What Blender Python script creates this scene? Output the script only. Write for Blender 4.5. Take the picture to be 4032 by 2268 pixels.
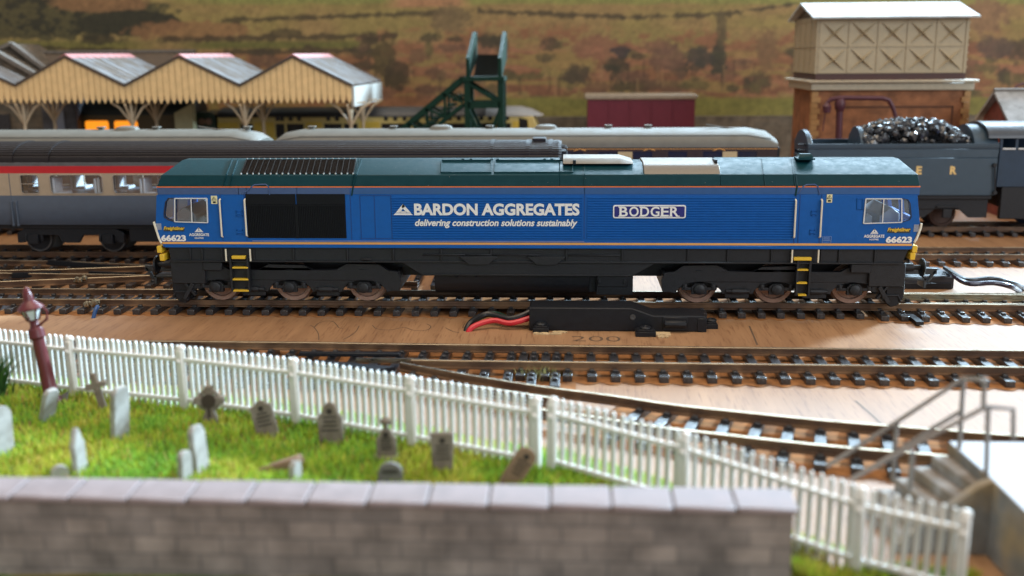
import bpy, bmesh, math, random
import numpy as np
from mathutils import Vector, Matrix
from mathutils.geometry import tessellate_polygon
from mathutils import noise as mnoise

random.seed(7)
R = math.radians
scene = bpy.context.scene
for o in list(bpy.data.objects):
    bpy.data.objects.remove(o)
col = scene.collection

# ------------------------------------------------------------------ camera (1 unit = 1 cm of the model railway)
CAM = Vector((1.37, -37.83, 8.84)); YAW, PITCH, ROLL = R(3.178), R(12.7), R(-0.4237)
fw = Vector((-math.sin(YAW) * math.cos(PITCH), math.cos(YAW) * math.cos(PITCH), -math.sin(PITCH)))
rt0 = Vector((math.cos(YAW), math.sin(YAW), 0)); up0 = rt0.cross(fw)
rt = rt0 * math.cos(ROLL) + up0 * math.sin(ROLL); up = -rt0 * math.sin(ROLL) + up0 * math.cos(ROLL)
cam = bpy.data.cameras.new('camera'); camo = bpy.data.objects.new('camera', cam); col.objects.link(camo)
M3 = Matrix((rt, up, -fw)).transposed()
camo.matrix_world = Matrix.Translation(CAM) @ M3.to_4x4()
cam.sensor_width = 36.0; cam.lens = 36 * 4100 / 4032
cam.clip_start = 0.5; cam.clip_end = 2000
cam.dof.use_dof = True; cam.dof.focus_distance = 37.6; cam.dof.aperture_fstop = 0.145
scene.camera = camo
FV = 4100 / 4032 * 2576                       # focal length in the 2576-wide measuring frame


def ray(x, y):
    return fw + rt * ((x - 1288) / FV) + up * ((724.6 - y) / FV)


def G(x, y, z=0.0):                            # a photo pixel carried to the level z
    r = ray(x, y); return CAM + r * ((z - CAM.z) / r.z)


def PY(x, y, Y):                               # a photo pixel carried to the upright plane at Y
    r = ray(x, y); return CAM + r * ((Y - CAM.y) / r.y)


def view(P):
    v = Vector(P) - CAM; d = v.dot(fw)
    return 1288 + FV * v.dot(rt) / d, 724.6 - FV * v.dot(up) / d


# ------------------------------------------------------------------ light: dim warm room, daylight window behind on the right
world = bpy.data.worlds.new('World'); scene.world = world; world.use_nodes = True
bg = world.node_tree.nodes['Background']
bg.inputs[0].default_value = (0.95, 0.97, 1.0, 1); bg.inputs[1].default_value = 0.42


def area(name, loc, target, sx, sy, power, color):
    l = bpy.data.lights.new(name, 'AREA'); l.shape = 'RECTANGLE'; l.size = sx; l.size_y = sy
    l.energy = power; l.color = color
    o = bpy.data.objects.new(name, l); col.objects.link(o); o.location = loc
    d = Vector(target) - Vector(loc); o.rotation_euler = d.to_track_quat('-Z', 'Y').to_euler()
    return o


AZ, EL = R(50), R(25)
WDIR = Vector((math.sin(AZ) * math.cos(EL), math.cos(AZ) * math.cos(EL), math.sin(EL)))
area('window_light', WDIR * 300 + Vector((6, -4, 0)), (6, -4, 0), 40, 34, 2.9e6, (0.58, 0.81, 1.0))
A2, E2 = R(13), R(32)
W2 = Vector((math.sin(A2) * math.cos(E2), math.cos(A2) * math.cos(E2), math.sin(E2)))
area('window_light', W2 * 300 + Vector((6, -4, 0)), (6, -4, 0), 170, 60, 0.85e6, (0.60, 0.82, 1.0))
area('side_fill', (150, -140, 80), (0, 0, 2), 130, 90, 2.3e5, (0.86, 0.93, 1.0))  # added soft fill from the right front, makes the ambient one-sided
area('ceiling_lamp', (-10, -15, 150), (-5, 0, 0), 130, 110, 1.7e5, (1.0, 0.80, 0.58))
scene.view_settings.view_transform = 'Standard'; scene.view_settings.look = 'None'
scene.view_settings.gamma = 1; scene.view_settings.use_curve_mapping = False
scene.view_settings.exposure = 0.0
scene.render.engine = 'CYCLES'
scene.cycles.max_bounces = 6; scene.cycles.caustics_reflective = False; scene.cycles.caustics_refractive = False


# ------------------------------------------------------------------ materials
def srgb(r, g, b):
    f = lambda c: (c / 255 / 12.92) if c <= 10 else ((c / 255 + 0.055) / 1.055) ** 2.4
    return (f(r), f(g), f(b))


MATS = {}


def mat(name, c, rough=0.5, metal=0.0, var=0.12, scale=3.0, bump=0.0, bscale=40.0, spec=0.5, specks=0.0,
        c2=None, c2scale=1.0, c2lo=0.45, c2hi=0.6, emit=None, estr=0, coat=0.0, stretch=(1, 1, 1)):
    if name in MATS:
        return MATS[name]
    m = bpy.data.materials.new(name); m.use_nodes = True; nt = m.node_tree; N = nt.nodes; L = nt.links
    p = N['Principled BSDF']
    p.inputs['Roughness'].default_value = rough; p.inputs['Metallic'].default_value = metal
    p.inputs['Specular IOR Level'].default_value = spec
    if coat:
        p.inputs['Coat Weight'].default_value = coat; p.inputs['Coat Roughness'].default_value = 0.25
    tc = N.new('ShaderNodeTexCoord'); mp = N.new('ShaderNodeMapping'); L.new(tc.outputs['Object'], mp.inputs[0])
    mp.inputs['Scale'].default_value = stretch
    base = N.new('ShaderNodeRGB'); base.outputs[0].default_value = (*c, 1); out = base.outputs[0]
    if c2:
        n = N.new('ShaderNodeTexNoise'); n.inputs['Scale'].default_value = c2scale; n.inputs['Detail'].default_value = 6
        L.new(mp.outputs[0], n.inputs[0])
        mr = N.new('ShaderNodeMapRange'); mr.inputs[1].default_value = c2lo; mr.inputs[2].default_value = c2hi
        L.new(n.outputs[0], mr.inputs[0])
        mx = N.new('ShaderNodeMix'); mx.data_type = 'RGBA'; L.new(mr.outputs[0], mx.inputs[0])
        L.new(out, mx.inputs[6]); mx.inputs[7].default_value = (*c2, 1); out = mx.outputs[2]
    if var:
        n = N.new('ShaderNodeTexNoise'); n.inputs['Scale'].default_value = scale; n.inputs['Detail'].default_value = 8
        n.inputs['Roughness'].default_value = 0.65
        L.new(mp.outputs[0], n.inputs[0])
        mr = N.new('ShaderNodeMapRange'); mr.inputs[1].default_value = 0.3; mr.inputs[2].default_value = 0.7
        mr.inputs[3].default_value = 1 - var; mr.inputs[4].default_value = 1 + var
        L.new(n.outputs[0], mr.inputs[0])
        vm = N.new('ShaderNodeVectorMath'); vm.operation = 'SCALE'; L.new(out, vm.inputs[0]); L.new(mr.outputs[0], vm.inputs[3])
        out = vm.outputs[0]
        mr2 = N.new('ShaderNodeMapRange'); mr2.inputs[1].default_value = 0.3; mr2.inputs[2].default_value = 0.7
        mr2.inputs[3].default_value = max(0.02, rough - 0.08); mr2.inputs[4].default_value = min(1, rough + 0.1)
        L.new(n.outputs[0], mr2.inputs[0]); L.new(mr2.outputs[0], p.inputs['Roughness'])
    if specks:
        v = N.new('ShaderNodeTexVoronoi'); v.inputs['Scale'].default_value = 5.5; L.new(tc.outputs['Object'], v.inputs[0])
        lt = N.new('ShaderNodeMath'); lt.operation = 'LESS_THAN'; lt.inputs[1].default_value = specks
        L.new(v.outputs['Distance'], lt.inputs[0])
        mx = N.new('ShaderNodeMix'); mx.data_type = 'RGBA'; L.new(lt.outputs[0], mx.inputs[0])
        L.new(out, mx.inputs[6]); mx.inputs[7].default_value = (0.55, 0.55, 0.52, 1); out = mx.outputs[2]
    L.new(out, p.inputs['Base Color'])
    if bump:
        n = N.new('ShaderNodeTexNoise'); n.inputs['Scale'].default_value = bscale; n.inputs['Detail'].default_value = 3
        L.new(mp.outputs[0], n.inputs[0])
        b = N.new('ShaderNodeBump'); b.inputs['Strength'].default_value = bump; b.inputs['Distance'].default_value = 0.05
        L.new(n.outputs[0], b.inputs['Height']); L.new(b.outputs[0], p.inputs['Normal'])
    if emit:
        p.inputs['Emission Color'].default_value = (*emit, 1); p.inputs['Emission Strength'].default_value = estr
    MATS[name] = m
    return m


def brick_mat(name, c1, c2, mortar, sx, sz, axis='X', rough=0.8, msize=0.03):
    if name in MATS:
        return MATS[name]
    m = bpy.data.materials.new(name); m.use_nodes = True; nt = m.node_tree; N = nt.nodes; L = nt.links
    p = N['Principled BSDF']; p.inputs['Roughness'].default_value = rough
    tc = N.new('ShaderNodeTexCoord'); sp = N.new('ShaderNodeSeparateXYZ'); L.new(tc.outputs['Object'], sp.inputs[0])
    ad = N.new('ShaderNodeMath'); ad.operation = 'ADD'; L.new(sp.outputs[0], ad.inputs[0]); L.new(sp.outputs[1], ad.inputs[1])
    cb = N.new('ShaderNodeCombineXYZ'); L.new(ad.outputs[0], cb.inputs[0]); L.new(sp.outputs[2], cb.inputs[1])
    b = N.new('ShaderNodeTexBrick'); L.new(cb.outputs[0], b.inputs[0])
    b.inputs['Color1'].default_value = (*c1, 1); b.inputs['Color2'].default_value = (*c2, 1); b.inputs['Mortar'].default_value = (*mortar, 1)
    b.inputs['Scale'].default_value = 1; b.inputs['Brick Width'].default_value = sx; b.inputs['Row Height'].default_value = sz
    b.inputs['Mortar Size'].default_value = msize * sz; b.inputs['Mortar Smooth'].default_value = 0.4
    n = N.new('ShaderNodeTexNoise'); n.inputs['Scale'].default_value = 1.3; n.inputs['Detail'].default_value = 8; L.new(tc.outputs['Object'], n.inputs[0])
    mr = N.new('ShaderNodeMapRange'); mr.inputs[1].default_value = .3; mr.inputs[2].default_value = .7; mr.inputs[3].default_value = .6; mr.inputs[4].default_value = 1.35
    L.new(n.outputs[0], mr.inputs[0])
    vm = N.new('ShaderNodeVectorMath'); vm.operation = 'SCALE'; L.new(b.outputs[0], vm.inputs[0]); L.new(mr.outputs[0], vm.inputs[3])
    L.new(vm.outputs[0], p.inputs['Base Color'])
    MATS[name] = m
    return m


def glass_mat(name, tint=(0.9, 0.95, 1.0), alpha=0.18):
    m = bpy.data.materials.new(name); m.use_nodes = True; nt = m.node_tree; N = nt.nodes; L = nt.links
    N.remove(N['Principled BSDF'])
    t = N.new('ShaderNodeBsdfTransparent'); t.inputs[0].default_value = (*tint, 1)
    g = N.new('ShaderNodeBsdfGlossy'); g.inputs['Roughness'].default_value = 0.08
    fr = N.new('ShaderNodeFresnel'); fr.inputs[0].default_value = 1.5
    nz = N.new('ShaderNodeTexNoise'); nz.inputs['Scale'].default_value = 2.0
    ad = N.new('ShaderNodeMath'); ad.operation = 'MULTIPLY_ADD'; ad.inputs[1].default_value = alpha; L.new(nz.outputs[0], ad.inputs[0]); L.new(fr.outputs[0], ad.inputs[2])
    mx = N.new('ShaderNodeMixShader'); L.new(ad.outputs[0], mx.inputs[0]); L.new(t.outputs[0], mx.inputs[1]); L.new(g.outputs[0], mx.inputs[2])
    L.new(mx.outputs[0], N['Material Output'].inputs[0]); MATS[name] = m
    return m


# ------------------------------------------------------------------ mesh builder
class MB:
    def __init__(s):
        s.v = []; s.f = []; s.mi = []

    def add(s, vs, fs, mi=0):
        o = len(s.v); s.v += [tuple(v) for v in vs]
        for f in fs:
            s.f.append([i + o for i in f]); s.mi.append(mi)
        return s

    def box(s, x0, x1, y0, y1, z0, z1, mi=0):
        vs = [(x, y, z) for x in (x0, x1) for y in (y0, y1) for z in (z0, z1)]
        return s.add(vs, [(0, 1, 3, 2), (4, 6, 7, 5), (0, 4, 5, 1), (2, 3, 7, 6), (0, 2, 6, 4), (1, 5, 7, 3)], mi)

    def obox(s, c, ax, ay, az, mi=0):          # oriented box: centre and half-axis vectors
        c, ax, ay, az = map(Vector, (c, ax, ay, az))
        vs = [c + ax * i + ay * j + az * k for i in (-1, 1) for j in (-1, 1) for k in (-1, 1)]
        return s.add(vs, [(0, 1, 3, 2), (4, 6, 7, 5), (0, 4, 5, 1), (2, 3, 7, 6), (0, 2, 6, 4), (1, 5, 7, 3)], mi)

    def bar(s, a, b, w, h=None, mi=0, upv=(0, 0, 1)):
        a, b = Vector(a), Vector(b); d = (b - a); L = d.length / 2; d.normalize()
        u = Vector(upv)
        if abs(d.dot(u)) > .98:
            u = Vector((0, 1, 0))
        sd = d.cross(u).normalized(); u = sd.cross(d)
        return s.obox((a + b) / 2, d * L, sd * w / 2, u * (h or w) / 2, mi)

    def tube(s, pts, r, n=8, mi=0, caps=True, closed=False):
        pts = [Vector(p) for p in pts]; rs = r if isinstance(r, (list, tuple)) else [r] * len(pts)
        o = len(s.v); prev = None; m = len(pts)
        for i, p in enumerate(pts):
            d = (pts[min(i + 1, m - 1)] - pts[max(i - 1, 0)])
            if d.length < 1e-9:
                d = Vector((0, 0, 1))
            d.normalize()
            if prev is None:
                u = Vector((0, 0, 1)) if abs(d.z) < .9 else Vector((1, 0, 0))
            else:
                u = prev
            u = (u - d * u.dot(d)).normalized(); prev = u; w = d.cross(u)
            for k in range(n):
                a = 2 * math.pi * k / n
                s.v.append(tuple(p + (u * math.cos(a) + w * math.sin(a)) * rs[i]))
        for i in range(m - 1):
            for k in range(n):
                s.f.append([o + i * n + k, o + i * n + (k + 1) % n, o + (i + 1) * n + (k + 1) % n, o + (i + 1) * n + k]); s.mi.append(mi)
        if caps:
            s.f.append([o + k for k in range(n)][::-1]); s.mi.append(mi)
            s.f.append([o + (m - 1) * n + k for k in range(n)]); s.mi.append(mi)
        return s

    def lathe(s, prof, c, axis='Z', n=24, mi=0):   # prof: list of (radius, height)
        o = len(s.v); c = Vector(c)
        for r_, h in prof:
            for k in range(n):
                a = 2 * math.pi * k / n; p, q = r_ * math.cos(a), r_ * math.sin(a)
                v = {'Z': (p, q, h), 'Y': (p, h, q), 'X': (h, p, q)}[axis]
                s.v.append(tuple(c + Vector(v)))
        for i in range(len(prof) - 1):
            for k in range(n):
                s.f.append([o + i * n + k, o + i * n + (k + 1) % n, o + (i + 1) * n + (k + 1) % n, o + (i + 1) * n + k]); s.mi.append(mi)
        s.f.append([o + k for k in range(n)][::-1]); s.mi.append(mi)
        s.f.append([o + (len(prof) - 1) * n + k for k in range(n)]); s.mi.append(mi)
        return s

    def prism(s, poly, a, b, plane='XZ', holes=(), mi=0, mside=None):   # outline (2D) pushed from a to b along the third axis
        def P(q, t):
            return {'XZ': (q[0], t, q[1]), 'YZ': (t, q[0], q[1]), 'XY': (q[0], q[1], t)}[plane]
        loops = [list(poly)] + [list(h) for h in holes]
        flat = [q for l in loops for q in l]; n = len(flat)
        tris = tessellate_polygon([[Vector((q[0], q[1], 0)) for q in l] for l in loops])
        o = len(s.v)
        s.v += [P(q, a) for q in flat] + [P(q, b) for q in flat]
        for t in tris:
            s.f.append([o + i for i in t]); s.mi.append(mi)
            s.f.append([o + n + i for i in t][::-1]); s.mi.append(mi)
        k = 0
        for l in loops:
            m = len(l)
            for i in range(m):
                i0, i1 = k + i, k + (i + 1) % m
                s.f.append([o + i0, o + i1, o + n + i1, o + n + i0]); s.mi.append(mi if mside is None else mside)
            k += m
        return s

    def loft(s, secs, mi=0, caps=True, closed=True):     # list of sections, each a list of 3D points
        o = len(s.v); n = len(secs[0])
        for sc in secs:
            s.v += [tuple(p) for p in sc]
        for i in range(len(secs) - 1):
            for k in range(n if closed else n - 1):
                s.f.append([o + i * n + k, o + i * n + (k + 1) % n, o + (i + 1) * n + (k + 1) % n, o + (i + 1) * n + k]); s.mi.append(mi)
        if caps:
            s.f.append([o + k for k in range(n)][::-1]); s.mi.append(mi)
            s.f.append([o + (len(secs) - 1) * n + k for k in range(n)]); s.mi.append(mi)
        return s

    def ribbon(s, pts, w, upv=(0, 0, 1), mi=0):
        pts = [Vector(p) for p in pts]; o = len(s.v); u = Vector(upv)
        for i, p in enumerate(pts):
            d = (pts[min(i + 1, len(pts) - 1)] - pts[max(i - 1, 0)]).normalized(); sd = d.cross(u).normalized() * w / 2
            s.v += [tuple(p - sd), tuple(p + sd)]
        for i in range(len(pts) - 1):
            s.f.append([o + 2 * i, o + 2 * i + 1, o + 2 * i + 3, o + 2 * i + 2]); s.mi.append(mi)
        return s

    def text(s, body, o, w, h, u=(1, 0, 0), v=(0, 0, 1), shear=0.0, bold=0.0, mi=0, depth=0.0):
        vs, fs = text_mesh(body, shear, bold)
        x0, x1 = min(p[0] for p in vs), max(p[0] for p in vs); y0, y1 = min(p[1] for p in vs), max(p[1] for p in vs)
        o, u, v = Vector(o), Vector(u), Vector(v)
        pts = [o + u * ((p[0] - x0) / (x1 - x0) * w) + v * ((p[1] - y0) / (y1 - y0) * h) for p in vs]
        return s.add(pts, fs, mi)

    def build(s, name, m, parent=None, world=True, angle=38, bevel=0.0, seg=1):
        me = bpy.data.meshes.new(name); off = ORG.get(parent.name, Vector((0, 0, 0))) if (parent and world) else Vector((0, 0, 0))
        me.from_pydata([tuple(Vector(v) - off) for v in s.v], [], s.f)
        ms = m if isinstance(m, (list, tuple)) else [m]
        for q in ms:
            me.materials.append(q)
        me.polygons.foreach_set('material_index', s.mi)
        me.validate(); me.update()
        b = bmesh.new(); b.from_mesh(me); bmesh.ops.recalc_face_normals(b, faces=b.faces); b.to_mesh(me); b.free()
        me.polygons.foreach_set('use_smooth', [True] * len(me.polygons)); me.set_sharp_from_angle(angle=R(angle))
        ob = bpy.data.objects.new(name, me); col.objects.link(ob)
        if parent:
            ob.parent = parent; ORG[ob.name] = off if world else Vector((0, 0, 0))
        if bevel:
            bv = ob.modifiers.new('bevel', 'BEVEL'); bv.width = bevel; bv.segments = seg; bv.limit_method = 'ANGLE'; bv.angle_limit = R(40)
        return ob


ORG = {}
_TX = {}


def text_mesh(body, shear=0.0, bold=0.0):
    k = (body, shear, bold)
    if k not in _TX:
        cu = bpy.data.curves.new('txt', 'FONT'); cu.body = body; cu.shear = shear; cu.offset = bold; cu.resolution_u = 4
        ob = bpy.data.objects.new('txt', cu); col.objects.link(ob)
        dg = bpy.context.evaluated_depsgraph_get(); me = bpy.data.meshes.new_from_object(ob.evaluated_get(dg))
        _TX[k] = ([tuple(v.co) for v in me.vertices], [list(p.vertices) for p in me.polygons])
        bpy.data.objects.remove(ob); bpy.data.curves.remove(cu); bpy.data.meshes.remove(me)
    return _TX[k]


def tag(o, label=None, cat=None, group=None, kind=None):
    if label: o['label'] = label
    if cat: o['category'] = cat
    if group: o['group'] = group
    if kind: o['kind'] = kind
    return o


def thing(name, label, cat, loc=(0, 0, 0), rz=0.0, group=None):
    o = bpy.data.objects.new(name, None); o.empty_display_size = 0.5; col.objects.link(o)
    o.location = loc; o.rotation_euler = (0, 0, rz); ORG[o.name] = Vector(loc)
    return tag(o, label, cat, group)


def dup(o, parent=None):
    c = o.copy(); col.objects.link(c); ORG[c.name] = ORG.get(o.name, Vector((0, 0, 0)))
    if parent:
        c.parent = parent
    for ch in list(o.children):
        dup(ch, c)
    return c


def rrect(x0, x1, z0, z1, r, n=4):
    pts = []
    for cx, cz, a0 in ((x1 - r, z1 - r, 0), (x0 + r, z1 - r, 90), (x0 + r, z0 + r, 180), (x1 - r, z0 + r, 270)):
        for i in range(n + 1):
            a = R(a0 + 90 * i / n); pts.append((cx + r * math.cos(a), cz + r * math.sin(a)))
    return pts


BLACK = mat('black_plastic', (0.008, 0.009, 0.012), 0.45, spec=.35, var=0.25, scale=6, bump=0.1, bscale=30)
DARK = mat('dark_underframe', (0.013, 0.014, 0.017), 0.5, spec=.4, var=0.3, scale=8, bump=0.15, bscale=25)
WHITE = mat('white_print', (0.78, 0.77, 0.74), 0.5, var=0.04)
YEL = mat('yellow_paint', (0.75, 0.47, 0.03), 0.45, var=0.06)
GLASS = glass_mat('glazing')
SILVER = mat('silver_paint', (0.20, 0.175, 0.145), 0.5, spec=.35, metal=0.25, var=0.1, scale=12)
RAILTOP = mat('nickel_rail_head', (0.44, 0.38, 0.28), 0.30, metal=1.0, var=0.2, scale=2.0, stretch=(1, 6, 6))
RAILSIDE = mat('rusty_rail_side', (0.085, 0.042, 0.022), 0.45, var=0.35, scale=1.5, spec=0.6, c2=(0.16, 0.085, 0.04), c2scale=0.7)
SLEEPER = mat('sleeper_plastic', (0.022, 0.021, 0.023), 0.33, spec=.9, var=0.35, scale=4, bump=0.6, bscale=9, stretch=(1.6, 0.8, 1))

# ================================================================== SETTING
# baseboard ---------------------------------------------------------
def wood_mat():
    m = bpy.data.materials.new('varnished_plywood'); m.use_nodes = True; nt = m.node_tree; N = nt.nodes; L = nt.links
    p = N['Principled BSDF']; p.inputs['Roughness'].default_value = 0.54; p.inputs['Specular IOR Level'].default_value = 0.75
    tc = N.new('ShaderNodeTexCoord')

    def noise(scale, st, detail=4):
        mp = N.new('ShaderNodeMapping'); mp.inputs['Scale'].default_value = st; mp.inputs['Rotation'].default_value = (0, 0, R(-7))
        L.new(tc.outputs['Object'], mp.inputs[0])
        n = N.new('ShaderNodeTexNoise'); n.inputs['Scale'].default_value = scale; n.inputs['Detail'].default_value = detail
        L.new(mp.outputs[0], n.inputs[0]); return n.outputs[0]
    g1 = noise(1.0, (2.2, 0.10, 1)); g2 = noise(1.0, (19, 1.2, 1), 5); g3 = noise(0.12, (1, 1, 1))
    cr = N.new('ShaderNodeValToRGB'); L.new(g1, cr.inputs[0])
    cr.color_ramp.elements[0].position = 0.25; cr.color_ramp.elements[0].color = (0.29, 0.150, 0.068, 1)
    cr.color_ramp.elements[1].position = 0.75; cr.color_ramp.elements[1].color = (0.40, 0.220, 0.105, 1)
    r2 = N.new('ShaderNodeValToRGB'); L.new(g2, r2.inputs[0])
    r2.color_ramp.elements[0].position = 0.33; r2.color_ramp.elements[0].color = (0.70, 0.62, 0.56, 1)
    r2.color_ramp.elements[1].position = 0.46; r2.color_ramp.elements[1].color = (1, 1, 1, 1)
    mx = N.new('ShaderNodeMix'); mx.data_type = 'RGBA'; mx.blend_type = 'MULTIPLY'; mx.inputs[0].default_value = 1
    L.new(cr.outputs[0], mx.inputs[6]); L.new(r2.outputs[0], mx.inputs[7])
    r3 = N.new('ShaderNodeValToRGB'); L.new(g3, r3.inputs[0])
    r3.color_ramp.elements[0].position = 0.3; r3.color_ramp.elements[0].color = (0.82, 0.8, 0.78, 1)
    r3.color_ramp.elements[1].position = 0.7; r3.color_ramp.elements[1].color = (1.08, 1.08, 1.08, 1)
    m2 = N.new('ShaderNodeMix'); m2.data_type = 'RGBA'; m2.blend_type = 'MULTIPLY'; m2.inputs[0].default_value = 1
    L.new(mx.outputs[2], m2.inputs[6]); L.new(r3.outputs[0], m2.inputs[7]); L.new(m2.outputs[2], p.inputs['Base Color'])
    b = N.new('ShaderNodeBump'); b.inputs['Strength'].default_value = 0.25; b.inputs['Distance'].default_value = 0.02
    L.new(g2, b.inputs['Height']); L.new(b.outputs[0], p.inputs['Normal'])
    return m


BZ = -0.45
WOOD = wood_mat()
base = MB().box(-75, 75, -30, 56, BZ - 1.2, BZ).build('baseboard', WOOD)
tag(base, 'varnished orange brown plywood baseboard under all the tracks', 'baseboard', kind='structure')
PENCIL = mat('pencil_lead', (0.12, 0.075, 0.045), 0.6, var=0.3, scale=20)


def smooth(pts, n=6):
    out = []
    for i in range(len(pts) - 1):
        p0, p1, p2, p3 = [Vector(pts[max(0, min(len(pts) - 1, j))]) for j in (i - 1, i, i + 1, i + 2)]
        for k in range(n):
            t = k / n
            out.append(0.5 * ((2 * p1) + (p2 - p0) * t + (2 * p0 - 5 * p1 + 4 * p2 - p3) * t * t + (3 * p1 - p0 - 3 * p2 + p3) * t ** 3))
    out.append(Vector(pts[-1])); return out


def px3(l):                                    # crop of the photo between (900,1240) and (1900,1640), in its own pixels
    return [G((900 + a / 2.576) / 1.5652, (1240 + b / 2.576) / 1.5652, BZ + 0.004) for a, b in l]


pm = MB()
for l in ([(830, 105), (870, 130), (910, 190), (915, 255)], [(870, 125), (910, 85), (990, 62), (1060, 68), (1095, 100), (1120, 130), (1160, 135)],
          [(1325, 110), (1290, 170), (1230, 215), (1160, 250)],
          [(1460, 105), (1490, 135), (1560, 150), (1660, 150), (1750, 130), (1800, 130), (1870, 155), (1960, 160), (2030, 145), (2050, 115), (2010, 90)],
          [(2200, 130), (2270, 165), (2340, 180)], [(2395, 85), (2375, 130), (2405, 120)]):
    pm.ribbon(smooth(px3(l)), 0.035)
for l in ([(1885, 820), (1897, 848), (1905, 868)], [(2152, 1008), (2200, 1050), (2225, 1075)]):
    pm.ribbon([G(*q, BZ + 0.004) for q in l], 0.06)
pm.build('pencil_mark', PENCIL, base)
pt = MB()
a = G(1438, 858, BZ + 0.004); b = G(1562, 858, BZ + 0.004)
pt.text('200', a, (b - a).x, 0.62, (1, 0, 0), (0, 1, 0), bold=-0.01)
pt.build('pencil_number', PENCIL, base)

# backdrop: a flat printed landscape -----------------------------------
BY = 46.0


def vnoise(x, y, seed=0):
    rng = np.random.RandomState(seed); tab = rng.rand(256, 256)
    xi = np.floor(x).astype(int); yi = np.floor(y).astype(int); fx = x - xi; fy = y - yi
    fx = fx * fx * (3 - 2 * fx); fy = fy * fy * (3 - 2 * fy)
    g = lambda i, j: tab[i % 256, j % 256]
    return (g(xi, yi) * (1 - fx) + g(xi + 1, yi) * fx) * (1 - fy) + (g(xi, yi + 1) * (1 - fx) + g(xi + 1, yi + 1) * fx) * fy


def fbm(x, y, seed=0, o=4):
    s = 0; a = 0.5; t = 0
    for k in range(o):
        s = s + a * vnoise(x * 2 ** k, y * 2 ** k, seed + k); t += a; a *= 0.55
    return s / t


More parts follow.
